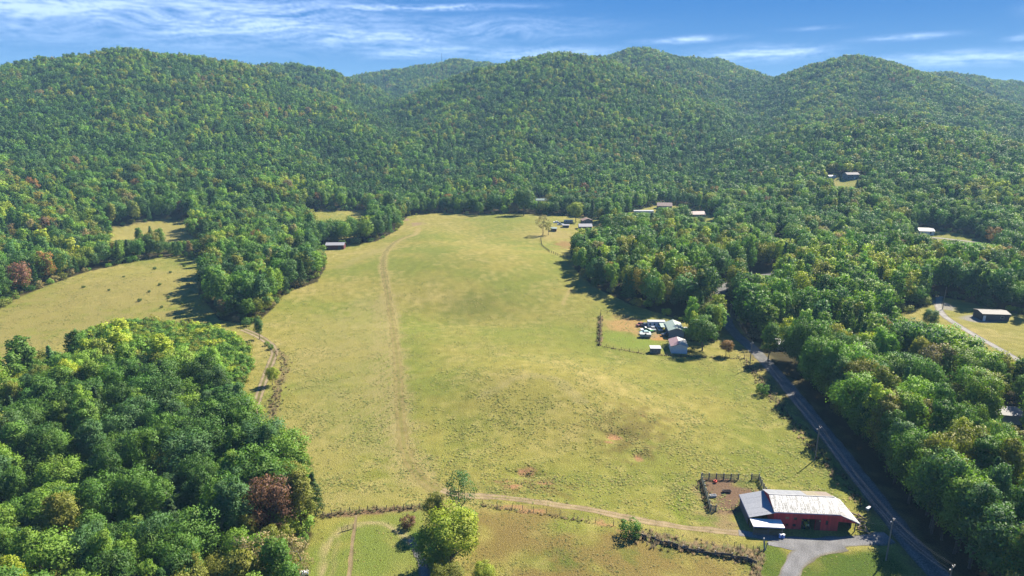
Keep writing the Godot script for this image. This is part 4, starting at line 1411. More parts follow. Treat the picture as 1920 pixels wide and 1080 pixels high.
	for k in 9:
		var q: Vector3 = b * Vector3(12.8 + rng.randf() * 2.6, 0, -7.5 + k * 0.95)
		var l := thing("scrap_log", "weathered log of the scrap heap at the barn's right end, %s from the back" % NTH[k], "log", Vector3(q.x, 0.18 + rng.randf() * 0.3, q.z), rng.randf() * TAU, "logs of the scrap heap")
		part("wood", tube_mesh(Vector3(-1.2, rng.randf() * 0.3, 0), Vector3(1.2, rng.randf() * 0.6, 0), 0.2, 0.14, 7), worn(0.3, 0.21, 0.14, 0.9), l)


# A house with walls, gables, two roof sides, windows and a door. The ridge runs along its depth, or along its width.
func house(called: String, label: String, category: String, p: Vector2, turn: float, size: Vector3, rise: float, wall: Material, roof: Material, across: bool, windows: Array, door := [], roof2: Material = null) -> Node3D:
	var o := thing(called, label, category, on(p), deg_to_rad(turn))
	var w := size.x * 0.5
	var h := size.y
	var l := size.z
	var st := begin()
	box(st, Vector3(-w, -1.0, -l), Vector3(w, h, 0))
	if across:
		for s in [-1.0, 1.0]:
			var a := Vector3(s * w, h, 0)
			var b := Vector3(s * w, h + rise, -l * 0.5)
			var c := Vector3(s * w, h, -l)
			if s > 0.0:
				quad(st, a, b, c, c)
			else:
				quad(st, c, b, a, a)
	else:
		quad(st, Vector3(-w, h, 0), Vector3(0, h + rise, 0), Vector3(w, h, 0), Vector3(w, h, 0))
		quad(st, Vector3(w, h, -l), Vector3(0, h + rise, -l), Vector3(-w, h, -l), Vector3(-w, h, -l))
	part("walls", st.commit(), wall, o)
	var e := 0.4
	for s in [-1.0, 1.0]:
		var r := begin()
		var up: float = h + rise + 0.07
		if across:
			var dn: float = h + 0.07 - rise * e / (l * 0.5)
			var z0 := -l * 0.5
			var z1: float = -l * 0.5 + s * (l * 0.5 + e)
			if s > 0.0:
				slab(r, Vector3(-w - e, up, z0), Vector3(w + e, up, z0), Vector3(w + e, dn, z1), Vector3(-w - e, dn, z1), 0.12)
			else:
				slab(r, Vector3(w + e, up, z0), Vector3(-w - e, up, z0), Vector3(-w - e, dn, z1), Vector3(w + e, dn, z1), 0.12)
		else:
			var dn: float = h + 0.07 - rise * e / w
			var x1: float = s * (w + e)
			if s > 0.0:
				slab(r, Vector3(0, up, e), Vector3(0, up, -l - e), Vector3(x1, dn, -l - e), Vector3(x1, dn, e), 0.12)
			else:
				slab(r, Vector3(0, up, -l - e), Vector3(0, up, e), Vector3(x1, dn, e), Vector3(x1, dn, -l - e), 0.12)
		part("roof_side", r.commit(), roof2 if roof2 and s > 0.0 else roof, o)
	for q in windows:
		var f := part("window", box_mesh(Vector3(q[0] - 0.08, q[1] - 0.08, 0.003), Vector3(q[0] + q[2] + 0.08, q[1] + q[3] + 0.08, 0.05)), white_wall, o)
		part("pane", box_mesh(Vector3(q[0], q[1], 0.051), Vector3(q[0] + q[2], q[1] + q[3], 0.07)), dark_glass, f)
	if door:
		var d := part("door", box_mesh(Vector3(door[0], 0.0, 0.004), Vector3(door[0] + door[1], door[2], 0.07)), door[3], o)
		part("handle", box_mesh(Vector3(door[0] + door[1] - 0.2, 1.0, 0.071), Vector3(door[0] + door[1] - 0.12, 1.15, 0.11)), black_steel, d)
	return o


func car(called: String, label: String, p: Vector2, turn: float, body: Color, long := 4.5, tall := 1.45, truck := false) -> void:
	var o := thing(called, label, "truck" if truck else "car", on(p), deg_to_rad(turn))
	var m := paint(body.r, body.g, body.b, 0.3)
	m.clearcoat_enabled = true
	m.clearcoat = 0.6
	var w := 0.88
	var h := long * 0.5
	# an outline seen from the side, drawn across the width and drawn in towards the roof
	var prof := [Vector2(-h, 0.35), Vector2(-h, 0.85), Vector2(-h + 0.12, 0.95), Vector2(-h * 0.42, 0.98), Vector2(h * 0.72, 1.0), Vector2(h - 0.05, 0.9), Vector2(h, 0.6), Vector2(h, 0.35)]
	var st := begin()
	for k in prof.size():
		var a: Vector2 = prof[k]
		var b: Vector2 = prof[(k + 1) % prof.size()]
		quad(st, Vector3(a.x, a.y, w), Vector3(a.x, a.y, -w), Vector3(b.x, b.y, -w), Vector3(b.x, b.y, w))
		quad(st, Vector3(0, 0.6, w), Vector3(a.x, a.y, w), Vector3(b.x, b.y, w), Vector3(b.x, b.y, w))
		quad(st, Vector3(0, 0.6, -w), Vector3(b.x, b.y, -w), Vector3(a.x, a.y, -w), Vector3(a.x, a.y, -w))
	part("body", st.commit(), m, o)
	var c0 := -h * 0.5
	var c1 := h * 0.62 if not truck else h * 0.12
	var q := begin()
	var wi := w - 0.16
	var lo := [Vector3(c0, 0.97, w - 0.03), Vector3(c1, 0.97, w - 0.03), Vector3(c1, 0.97, -w + 0.03), Vector3(c0, 0.97, -w + 0.03)]
	var hi := [Vector3(c0 + 0.55, tall, wi), Vector3(c1 - 0.35, tall, wi), Vector3(c1 - 0.35, tall, -wi), Vector3(c0 + 0.55, tall, -wi)]
	for k in 4:
		quad(q, lo[k], hi[k], hi[(k + 1) % 4], lo[(k + 1) % 4])
	part("windows", q.commit(), dark_glass, o)
	var rf := begin()
	slab(rf, hi[3] + Vector3(0, 0.05, 0), hi[2] + Vector3(0, 0.05, 0), hi[1] + Vector3(0, 0.05, 0), hi[0] + Vector3(0, 0.05, 0), 0.05)
	part("cabin_roof", rf.commit(), m, o)
	for x in [-h * 0.62, h * 0.62]:
		for s in [-1.0, 1.0]:
			var t := part("wheel", tube_mesh(Vector3(x, 0.33, s * (w - 0.2)), Vector3(x, 0.33, s * (w + 0.02)), 0.33, 0.33, 12), paint(0.03, 0.03, 0.03, 0.9), o)
			part("rim", tube_mesh(Vector3(x, 0.33, s * (w + 0.021)), Vector3(x, 0.33, s * (w + 0.035)), 0.18, 0.16, 8), paint(0.5, 0.5, 0.5, 0.4, 0.6), t)
	for s in [-1.0, 1.0]:
		part("headlight", box_mesh(Vector3(-h - 0.02, 0.62, s * 0.6 - 0.14), Vector3(-h - 0.001, 0.78, s * 0.6 + 0.14)), paint(0.8, 0.8, 0.75, 0.2), o)


func long_trailer(called: String, label: String, category: String, p: Vector2, turn: float, size: Vector3, wall: Material, roof: Material, n: int) -> void:
	var o := thing(called, label, category, on(p), deg_to_rad(turn))
	var w := size.x * 0.5
	part("body", box_mesh(Vector3(-w, 0.5, -size.z), Vector3(w, size.y, 0)), wall, o)
	var st := begin()
	slab(st, Vector3(-w - 0.1, size.y + 0.14, -size.z - 0.1), Vector3(w + 0.1, size.y + 0.14, -size.z - 0.1), Vector3(w + 0.1, size.y + 0.08, 0.1), Vector3(-w - 0.1, size.y + 0.08, 0.1), 0.07)
	part("roof", st.commit(), roof, o)
	for k in n:
		var x := -w + size.x * (k + 0.5) / n
		part("window", box_mesh(Vector3(x - 0.35, 1.3, 0.003), Vector3(x + 0.35, 2.0, 0.04)), dark_glass, o)
	for x in [-w * 0.5, -w * 0.3]:
		part("wheel", tube_mesh(Vector3(x, 0.35, -0.3), Vector3(x, 0.35, -0.05), 0.35, 0.35, 10), paint(0.03, 0.03, 0.03, 0.9), o)


func place_buildings() -> void:
	var white_metal := worn(0.42, 0.43, 0.45, 0.5, 0.4, 0.15, 31)
	var brown_roof := worn(0.3, 0.19, 0.21, 0.6, 0.5, 0.3, 32)
	var grey_green := worn(0.3, 0.38, 0.34, 0.5, 0.5, 0.2, 33)
	var green_roof2 := worn(0.34, 0.41, 0.37, 0.5, 0.5, 0.2, 34)
	var grey_wall := worn(0.30, 0.31, 0.31, 0.7, 0.5, 0.2, 35)
	var pale_roof := worn(0.3, 0.3, 0.33, 0.6, 0.4, 0.2, 36)
	var pink_roof := worn(0.3, 0.2, 0.18, 0.7, 0.4, 0.3, 37)
	var dark_wall := worn(0.07, 0.07, 0.085, 0.8, 0.5, 0.3, 38)
	house("white_garage", "white gabled garage with faded brown roof, nearest of the garden buildings", "garage", Vector2(63.1, -234.8), -6, Vector3(5.9, 3.0, 7.6), 0.95, white_wall, brown_roof, false, [], [], white_metal)
	house("grey_workshop", "grey workshop with pale green metal roof behind the white garage", "workshop", Vector2(66.4, -253.0), -4, Vector3(5.9, 3.0, 10.5), 1.1, grey_wall, grey_green, false, [], [], green_roof2)
	var lt := thing("tool_shelter", "low open shelter with green-grey roof against the grey workshop", "shelter", on(Vector2(63.8, -258.8)), deg_to_rad(-4))
	part("roof", box_mesh(Vector3(-2.4, 2.3, -6.0), Vector3(1.0, 2.42, 0)), grey_green, lt)
	for x in [-2.2, 0.8]:
		for z in [-5.7, -0.3]:
			part("post", box_mesh(Vector3(x - 0.07, 0, z - 0.07), Vector3(x + 0.07, 2.298, z + 0.07)), grey_wood, lt)
	var sh := thing("garden_shed", "small grey shed with flat white roof on the lawn's fence line", "shed", on(Vector2(54.2, -234.7)), deg_to_rad(-2))
	part("walls", box_mesh(Vector3(-1.9, 0, -2.2), Vector3(1.9, 1.95, 0)), worn(0.2, 0.19, 0.19, 0.8), sh)
	var st := begin()
	slab(st, Vector3(-2.1, 2.4, -2.5), Vector3(2.1, 2.4, -2.5), Vector3(2.1, 2.1, 0.25), Vector3(-2.1, 2.1, 0.25), 0.1)
	part("roof", st.commit(), white_metal, sh)
	part("door", box_mesh(Vector3(-0.9, 0.02, 0.004), Vector3(0.02, 1.8, 0.05)), worn(0.24, 0.22, 0.22, 0.8), sh)
	part("door", box_mesh(Vector3(0.04, 0.02, 0.004), Vector3(0.9, 1.8, 0.05)), worn(0.24, 0.22, 0.22, 0.8), sh)
	# the yard full of vehicles
	long_trailer("camping_trailer", "long white camping trailer at the back of the vehicle yard", "trailer", Vector2(60.9, -265.0), -2, Vector3(7.2, 2.7, 2.4), white_wall, white_metal, 4)
	long_trailer("stock_trailer", "low grey metal trailer at the front left of the vehicle yard", "trailer", Vector2(53.8, -252.3), -8, Vector3(4.4, 1.5, 1.9), grey_wall, worn(0.4, 0.43, 0.45, 0.6), 1)
	car("parked_car", "pale teal car in the middle of the vehicle yard's left row", Vector2(54.6, -256.9), 0, Color(0.35, 0.5, 0.5))
	car("parked_truck", "white pickup truck behind the pale teal car in the vehicle yard", Vector2(55.9, -260.9), 4, Color(0.7, 0.72, 0.72), 5.0, 1.75, true)
	car("parked_car", "rusty red car at the top left corner of the vehicle yard", Vector2(54.7, -267.8), 40, Color(0.16, 0.045, 0.035))
	car("parked_car", "dark blue car beside the rusty red one in the vehicle yard", Vector2(56.4, -267.1), -15, Color(0.04, 0.06, 0.12))
	car("parked_car", "dark car parked against the front of the tool shelter", Vector2(63.0, -254.9), 0, Color(0.02, 0.025, 0.035))
	car("parked_car", "grey car under the left half of the camping trailer's windows", Vector2(58.8, -262.2), 90, Color(0.25, 0.26, 0.28))
	car("parked_car", "silver car in front of the camping trailer's right half", Vector2(61.7, -262.2), 90, Color(0.45, 0.47, 0.5))
	car("parked_car", "white car between the grey workshop and the big dark tree", Vector2(72.1, -260.9), 70, Color(0.7, 0.7, 0.7))
	car("parked_truck", "green tarpaulin-covered pickup at the yard's inner corner", Vector2(56.7, -259.5), 20, Color(0.1, 0.35, 0.1), 3.6, 1.5, true)
	# farther houses
	var rs := house("red_shed", "long dark red shed with pale metal roof at the left edge of the pasture", "shed", Vector2(-115.2, -422.3), 3, Vector3(11.5, 3.0, 6.5), 1.1, worn(0.14, 0.018, 0.024, 0.8), pale_roof, true, [], [2.0, 2.4, 2.3, dark_wall])
	rs.set_meta("category", "shed")
	house("blue_house", "small blue-grey house with pale metal roof beyond the pasture's far right corner", "house", Vector2(54.9, -487.6), 2, Vector3(9.5, 2.6, 6.5), 1.5, worn(0.2, 0.26, 0.4, 0.7), pale_roof, true, [[-3.4, 0.9, 1.0, 1.2], [-1.2, 0.9, 1.0, 1.2], [2.6, 0.9, 1.0, 1.2]], [0.7, 0.9, 2.0, white_wall])
	house("dark_shed", "small dark shed with pale roof left of the blue-grey house", "shed", Vector2(40.5, -492.1), 0, Vector3(4.6, 1.9, 3.5), 0.4, dark_wall, pale_roof, true, [])
	house("brown_shed", "small brown shed behind the half-bare tree at the far fence", "shed", Vector2(30.3, -476.6), -10, Vector3(4.0, 2.2, 4.0), 0.6, worn(0.16, 0.1, 0.07, 0.9), grey_green, true, [])
	house("tan_cottage", "tan-roofed cottage behind the blue-grey house", "house", Vector2(59.6, -515.9), 12, Vector3(8.0, 2.4, 6.0), 1.5, worn(0.3, 0.25, 0.2, 0.8), pink_roof, false, [[-2.5, 0.9, 0.9, 1.1], [1.4, 0.9, 0.9, 1.1]])
	car("parked_car", "white car at the left end of the far farmyard", Vector2(34.4, -510.2), 10, Color(0.75, 0.75, 0.76))
	car("parked_truck", "blue-grey pickup left of the dark shed in the far farmyard", Vector2(37.1, -501.7), 0, Color(0.4, 0.46, 0.52), 5.2, 1.8, true)
	long_trailer("far_trailer", "white-roofed trailer at the back of the far farmyard", "trailer", Vector2(44.0, -510.9), 0, Vector3(7.0, 2.4, 2.4), grey_wall, white_metal, 2)
	house("green_roofed_house", "long low house with pale green roof under the wood at the pasture's end", "house", Vector2(28.8, -638.2), 2, Vector3(11.0, 2.6, 6.0), 1.3, grey_wall, worn(0.2, 0.3, 0.27, 0.6), true, [[-4.0, 0.9, 1.0, 1.1], [0.0, 0.9, 1.0, 1.1], [3.0, 0.9, 1.0, 1.1]])
	house("pink_roofed_house", "house with pinkish roof among trees at the valley's back", "house", Vector2(139.2, -601.9), -8, Vector3(13.0, 3.0, 8.0), 2.4, worn(0.4, 0.36, 0.33, 0.8), pink_roof, true, [[-4.0, 1.0, 1.1, 1.2], [1.5, 1.0, 1.1, 1.2]], [-0.8, 1.0, 2.1, white_wall])
	long_trailer("mobile_home", "long white mobile home in front of the pink-roofed house", "mobile home", Vector2(114.2, -570.6), -2, Vector3(17.0, 3.0, 4.5), white_wall, white_metal, 5)
	house("brown_roofed_house", "brown-roofed house at the right end of the far lawn in the valley", "house", Vector2(156.3, -553.6), 6, Vector3(13.0, 2.8, 8.0), 2.0, worn(0.32, 0.3, 0.3, 0.8), brown_roof, true, [[-4.0, 1.0, 1.1, 1.2], [2.0, 1.0, 1.1, 1.2]])
	house("hill_house", "grey two-storey house on the wooded hillside with a patch of lawn before it", "house", Vector2(327.6, -641.7), 4, Vector3(12.0, 4.6, 8.0), 1.6, worn(0.2, 0.23, 0.26, 0.8), worn(0.2, 0.19, 0.22, 0.8), true, [[-5.0, 0.9, 1.1, 1.3], [-1.5, 0.9, 1.1, 1.3], [3.4, 0.9, 1.1, 1.3], [-5.0, 3.0, 1.1, 1.2], [-1.5, 3.0, 1.1, 1.2], [3.4, 3.0, 1.1, 1.2]], [1.2, 1.0, 2.1, white_wall])
	house("hill_shed", "low pale shed left of the grey hillside house", "shed", Vector2(314.0, -654.4), 0, Vector3(7.0, 2.0, 4.0), 0.8, white_wall, pale_roof, true, [])
	house("pale_house", "pale house with white roof at the left end of the far right lawn", "house", Vector2(299.9, -472.4), -10, Vector3(10.0, 3.0, 7.0), 1.6, white_wall, pale_roof, true, [[-4.0, 1.0, 1.1, 1.2], [2.0, 1.0, 1.1, 1.2]])
	house("dark_house", "dark flat house with a white door at the top of the pale drive", "house", Vector2(210.4, -274.4), -6, Vector3(11.0, 3.2, 7.0), 0.7, dark_wall, worn(0.07, 0.07, 0.09, 0.7), true, [[2.0, 1.2, 1.2, 1.0]], [-5.2, 1.1, 2.3, white_wall])
	house("hidden_house", "low house with grey-white roof half hidden by trees beside the lane", "house", Vector2(105.0, -239.0), 6, Vector3(6.0, 2.6, 5.0), 1.2, grey_wall, pale_roof, true, [])
	house("edge_house", "grey-roofed house among the trees at the right edge of the view", "house", Vector2(145.6, -177.4), -12, Vector3(7.5, 3.0, 6.0), 1.3, grey_wall, worn(0.2, 0.2, 0.22, 0.6), true, [])
	var tk := thing("water_tank", "small white tank just inside the bottom edge left of the footpath", "tank", on(Vector2(-41.3, -112.1)), 0.3)
	part("shell", tube_mesh(Vector3(-0.8, 0.6, 0), Vector3(0.8, 0.6, 0), 0.5, 0.5, 16), paint(0.75, 0.76, 0.8, 0.35), tk)
	part("cradle", box_mesh(Vector3(-0.7, 0, -0.35), Vector3(0.7, 0.16, 0.35)), black_steel, tk)
	part("valve", tube_mesh(Vector3(0.3, 1.05, 0), Vector3(0.3, 1.25, 0), 0.12, 0.1, 8), paint(0.3, 0.3, 0.32, 0.5), tk)
	for k in 2:
		var a := thing("radio_mast", ["lattice radio mast on the far ridge, left of its summit", "thin radio mast on the far ridge, right of its summit"][k], "mast", on([Vector2(-183.0, -1820.0), Vector2(-90.0, -1800.0)][k], 0), 0, "masts on the far ridge")
		var tall := 42.0 if k == 0 else 36.0
		for c in 3:
			var q := Vector3(cos(c * TAU / 3), 0, sin(c * TAU / 3)) * 0.9
			part("leg", tube_mesh(q, q * 0.4 + Vector3(0, tall, 0), 0.16, 0.1, 4), black_steel, a)
		for c in 10:
			part("brace", tube_mesh(Vector3(-0.8, c * tall / 10, 0), Vector3(0.7, (c + 1) * tall / 10, 0.3), 0.07, 0.07, 4), black_steel, a)


# ---------------------------------------------------------------- fences, poles, small things
func fence(called: String, label: String, pts: Array, gap: float, post: Mesh, post_m: Material, rails: Array, rail_r: float, rail_m: Material, lean: float, boards := false) -> Node3D:
	var line := spread_straight(pts, gap)
	var o := thing(called, label, "fence", on(line[0]))
	for k in line.size():
		var p := on(line[k]) - o.position
		part("post", post, post_m, o, Transform3D(Basis.from_euler(Vector3(rng.randf_range(-lean, lean), rng.randf() * 0.6, rng.randf_range(-lean, lean))), p))
		if k == 0:
			continue
		var q := on(line[k - 1]) - o.position
		for h in rails:
			var a := q + Vector3(0, h + rng.randf_range(-0.03, 0.03), 0)
			var b := p + Vector3(0, h + rng.randf_range(-0.03, 0.03), 0)
			var st := begin()
			if boards:
				var side := (b - a).cross(Vector3.UP).normalized() * 0.03
				box(st, Vector3(0, -rail_r, 0), Vector3(a.distance_to(b), rail_r, 0.035), Transform3D(Basis((b - a).normalized(), Vector3.UP, (b - a).cross(Vector3.UP).normalized()), a + side))
			else:
				tube(st, a, b, rail_r, rail_r, 4)
			part("board" if boards else "wire", st.commit(), rail_m, o)
	return o


func spread_straight(pts: Array, gap: float) -> PackedVector2Array:
	var out := PackedVector2Array()
	for i in pts.size() - 1:
		var a: Vector2 = pts[i]
		var b: Vector2 = pts[i + 1]
		var n := maxi(1, int(round(a.distance_to(b) / gap)))
		for k in n:
			out.append(a.lerp(b, k / float(n)))
	out.append(pts[-1])
	return out


func gate(label: String, a: Vector2, b: Vector2, tall: float, tilt: float) -> void:
	var p := on(a)
	var q := on(b)
	var o := thing("wire_gate", label, "gate", p)
	var d := q - p
	var up := Vector3(0, tall, 0).rotated(d.normalized(), tilt)
	for t in [0.0, 0.5, 1.0]:
		part("upright", tube_mesh(d * t, d * t + up, 0.05, 0.05, 5), black_steel, o)
	for t in [0.05, 0.28, 0.52, 0.76, 1.0]:
		part("bar", tube_mesh(up * t, d + up * t, 0.03, 0.03, 5), black_steel, o)
	part("brace", tube_mesh(up * 0.05, d * 0.5 + up, 0.025, 0.025, 5), black_steel, o)


func place_fences() -> void:
	var old_post := tube_mesh(Vector3(0, -0.3, 0), Vector3(0, 1.35, 0), 0.1, 0.085, 6)
	var dark_wood := worn(0.075, 0.06, 0.05, 0.9, 0.8, 0.4, 41)
	var wire := paint(0.16, 0.14, 0.12, 0.6, 0.3)
	var thin := tube_mesh(Vector3(0, -0.3, 0), Vector3(0, 1.3, 0), 0.07, 0.06, 6)
	fence("wire_fence", "old wire fence on dark leaning posts between the pasture and lower lawn", [Vector2(-43.0, -131.8), Vector2(-39.2, -133.0), Vector2(-33.2, -133.8), Vector2(-27.1, -134.3), Vector2(-21.3, -134.8)], 2.3, old_post, dark_wood, [0.35, 0.7, 1.05], 0.016, wire, 0.2)
	gate("broken wire gate lying askew against the old fence by the cedar", Vector2(-42.4, -131.4), Vector2(-39.9, -132.8), 1.1, 0.5)
	gate("open steel gate standing by itself across the bare footpath", Vector2(-37.3, -126.0), Vector2(-35.0, -127.1), 1.15, -0.08)
	fence("wire_fence", "sparse wire fence along the dirt track's lower side", [Vector2(-6.8, -135.6), Vector2(0.0, -133.3), Vector2(4.9, -132.3), Vector2(10.8, -130.8), Vector2(17.0, -128.8), Vector2(18.6, -128.3), Vector2(22.4, -127.1), Vector2(25.4, -125.3)], 3.2, thin, dark_wood, [0.4, 0.8, 1.15], 0.012, wire, 0.08)
	fence("wire_fence", "short fence with slim dark posts behind the ruined wall's right end", [Vector2(47.0, -120.7), Vector2(49.4, -119.9), Vector2(51.9, -119.4)], 1.3, thin, dark_wood, [0.5, 1.0], 0.012, wire, 0.06)
	# the ruined plank wall
	var path := [Vector2(27.1, -123.4), Vector2(30.5, -122.0), Vector2(34.0, -120.6), Vector2(36.9, -119.3), Vector2(41.0, -118.2), Vector2(45.4, -117.1), Vector2(48.2, -116.3), Vector2(49.7, -115.1)]
	var line := spread_straight(path, 1.05)
	var o := thing("ruined_wall", "tumbledown low wall of grey planks and posts overgrown with dry brush", "wall", on(line[0]))
	var shades := [worn(0.09, 0.075, 0.065, 0.9, 0.8, 0.4, 42), worn(0.13, 0.11, 0.10, 0.9, 0.8, 0.4, 43), worn(0.06, 0.055, 0.055, 0.9, 0.8, 0.4, 44), worn(0.17, 0.13, 0.11, 0.9, 0.8, 0.4, 45)]
	for k in line.size() - 1:
		var a := on(line[k]) - o.position
		var b := on(line[k + 1]) - o.position
		var along := (b - a).normalized()
		var away := along.cross(Vector3.UP).normalized()
		for row in 3:
			if row == 2 and rng.randf() < 0.4:
				continue
			var y := 0.02 + row * 0.34
			part("plank", box_mesh(Vector3(-0.04, 0, -0.05), Vector3(a.distance_to(b) + 0.04, 0.31, 0.03)), shades[rng.randi() % 4], o, Transform3D(Basis(along, Vector3.UP, away).rotated(along, rng.randf_range(-0.25, 0.1)).rotated(away, rng.randf_range(-0.05, 0.05)), a + Vector3(0, y, 0) + away * rng.randf_range(-0.12, 0.12)))
		if k % 3 == 1:
			part("post", box_mesh(Vector3(-0.11, -0.2, 0.02), Vector3(0.11, rng.randf_range(1.0, 1.45), 0.2)), worn(0.42, 0.38, 0.32, 0.9, 0.8, 0.3, 46), o, Transform3D(Basis(along, Vector3.UP, away).rotated(along, rng.randf_range(-0.12, 0.12)), a - away * 0.2))
	var bt := thing("weathered_post", "tall pale weathered gatepost at the corner of the wall by the driveway", "post", on(Vector2(53.1, -119.8)))
	part("shaft", box_mesh(Vector3(-0.12, -0.2, -0.12), Vector3(0.12, 3.0, 0.12)), worn(0.42, 0.41, 0.4, 0.9), bt, Transform3D(Basis.from_euler(Vector3(-0.05, 0.4, 0.12)), Vector3.ZERO))
	part("plank", box_mesh(Vector3(0.13, 0.1, -0.06), Vector3(0.3, 2.0, 0.06)), worn(0.32, 0.31, 0.3, 0.9), bt, Transform3D(Basis.from_euler(Vector3(0.1, 0.4, -0.1)), Vector3.ZERO))
	# the corral
	var cp := box_mesh(Vector3(-0.11, -0.3, -0.11), Vector3(0.11, 1.75, 0.11))
	var mossy := worn(0.22, 0.24, 0.17, 0.9, 0.8, 0.45, 47)
	var cpost := worn(0.3, 0.3, 0.26, 0.9, 0.8, 0.4, 48)
	var rows := [0.25, 0.55, 0.85, 1.15, 1.45]
	fence("corral_fence", "mossy board fence on the left side of the corral", [Vector2(47.3, -147.1), Vector2(46.6, -140.6), Vector2(45.8, -133.8), Vector2(46.9, -133.6)], 1.7, cp, cpost, rows, 0.1, mossy, 0.03, true)
	fence("corral_fence", "mossy board fence along the back of the corral", [Vector2(47.5, -147.4), Vector2(56.5, -147.0)], 1.7, cp, cpost, rows, 0.09, mossy, 0.03, true)
	fence("corral_fence", "thin wire gap in the corral's back fence", [Vector2(56.6, -147.0), Vector2(59.7, -147.0)], 1.4, thin, cpost, [0.5, 1.0, 1.3], 0.014, wire, 0.03)
	fence("corral_fence", "mossy board fence down the right side of the corral to the barn", [Vector2(59.8, -147.0), Vector2(61.7, -147.0), Vector2(61.4, -144.4), Vector2(61.2, -140.9)], 1.7, cp, cpost, rows, 0.1, mossy, 0.03, true)
	gate("small dark gate between the corral and the barn's left lean-to", Vector2(50.7, -134.1), Vector2(52.5, -134.1), 1.5, 0.0)
	for t in [["long dark wooden feed trough in the middle of the corral", Vector2(51.9, -141.5), 0.0, 2.0, Color(0.07, 0.05, 0.045)], ["pale grey metal water trough by the corral's left fence", Vector2(48.0, -139.5), 0.12, 1.5, Color(0.42, 0.43, 0.44)]]:
		var tr := thing("trough", t[0], "trough", on(t[1]), t[2])
		var m := paint(t[4].r, t[4].g, t[4].b, 0.6)
		var l: float = t[3] * 0.5
		part("bottom", box_mesh(Vector3(-l, 0.12, -0.34), Vector3(l, 0.2, 0.34)), m, tr)
		for s in [-1.0, 1.0]:
			part("side", box_mesh(Vector3(-l, 0.2, s * 0.34 - 0.03), Vector3(l, 0.6, s * 0.34 + 0.03)), m, tr)
			part("end", box_mesh(Vector3(s * l - 0.03, 0.2, -0.31), Vector3(s * l + 0.03, 0.6, 0.31)), m, tr)
			part("foot", box_mesh(Vector3(s * l * 0.8 - 0.06, 0, -0.3), Vector3(s * l * 0.8 + 0.06, 0.12, 0.3)), m, tr)
	var fd := thing("feeder", "small red round feeder on a bare pad in the corral's back corner", "feeder", on(Vector2(50.4, -145.7)))
	part("tub", tube_mesh(Vector3.ZERO, Vector3(0, 0.55, 0), 0.34, 0.42, 14), paint(0.5, 0.05, 0.03, 0.5), fd)
	part("hopper", tube_mesh(Vector3(0, 0.56, 0), Vector3(0, 0.95, 0), 0.25, 0.1, 12), paint(0.55, 0.08, 0.05, 0.5), fd)
	# the plot by the lane
	fence("wire_fence", "tall post fence overgrown with vines at the plot's pasture end", [Vector2(39.3, -280.5), Vector2(36.5, -260.3), Vector2(34.2, -243.9)], 2.2, tube_mesh(Vector3(0, -0.3, 0), Vector3(0, 2.3, 0), 0.12, 0.1, 6), dark_wood, [0.6, 1.2, 1.8], 0.03, wire, 0.04)
	fence("wire_fence", "wire fence along the near side of the lawn plot to the lane", [Vector2(34.2, -243.9), Vector2(39.0, -239.6), Vector2(44.6, -236.7), Vector2(51.2, -234.0), Vector2(57.8, -231.9), Vector2(65.4, -230.4), Vector2(75.1, -230.0), Vector2(86.4, -230.6)], 3.0, thin, dark_wood, [0.5, 1.0], 0.014, wire, 0.06)
	fence("wire_fence", "wire fence along the far side of the plot above the dry grass", [Vector2(40.4, -287.3), Vector2(45.6, -284.1), Vector2(52.6, -276.5), Vector2(54.7, -271.4)], 4.0, thin, dark_wood, [0.5, 1.0], 0.014, wire, 0.06)
	fence("wire_fence", "roadside fence on the pasture's edge beside the lane", [Vector2(86.4, -230.6), Vector2(85.4, -218.7), Vector2(84.8, -204.7), Vector2(84.1, -191.1), Vector2(83.2, -173.7)], 3.4, thin, dark_wood, [0.4, 0.8, 1.15], 0.013, wire, 0.08)
	fence("wire_fence", "distant fence curving round the brown weeds at the pasture's far right", [Vector2(20.0, -452.4), Vector2(19.4, -421.4), Vector2(22.7, -394.1), Vector2(28.3, -381.1), Vector2(34.1, -376.2)], 3.0, tube_mesh(Vector3(0, -0.3, 0), Vector3(0, 1.5, 0), 0.16, 0.14, 5), dark_wood, [0.6, 1.1], 0.03, wire, 0.06)


func utility_pole(label: String, p: Vector2, tall: float, turn: float, arm: float) -> Array:
	var o := thing("utility_pole", label, "utility pole", on(p), deg_to_rad(turn))
	var wood := worn(0.25, 0.225, 0.2, 0.9, 0.8, 0.3, 61)
	part("shaft", tube_mesh(Vector3(0, -0.5, 0), Vector3(0, tall, 0), 0.17, 0.11, 10), wood, o)
	var tips := []
	if arm > 0.0:
		part("crossarm", box_mesh(Vector3(-arm, tall - 0.55, -0.07), Vector3(arm, tall - 0.41, 0.07)), wood, o)
	for x in [-arm * 0.92, 0.0, arm * 0.92]:
		var top := Vector3(x, tall + 0.16 if x == 0.0 else tall - 0.22, 0)
		part("insulator", tube_mesh(top - Vector3(0, 0.18, 0), top, 0.05, 0.07, 8), paint(0.55, 0.55, 0.56, 0.3), o)
		tips.append(o.transform * top)
	part("strap", tube_mesh(Vector3(0.14, tall * 0.7, 0), Vector3(0.14, tall * 0.7 + 0.5, 0), 0.05, 0.05, 6), black_steel, o)
	tips.append(o.transform * Vector3(0, tall - 1.6, 0))
	return tips


func power_line(label: String, a: Vector3, b: Vector3, sag: float, r: float) -> void:
	var st := begin()
	var n := 14
	var last := a
	for k in range(1, n + 1):
		var t := k / float(n)
		var q := a.lerp(b, t) - Vector3(0, sag * 4.0 * t * (1.0 - t), 0)
		tube(st, last, q, r, r, 5)
		last = q
	var o := part("power_line", st.commit(), paint(0.085, 0.085, 0.09, 0.7), self)
	tag(o, label, "cable", "cables along the lane")


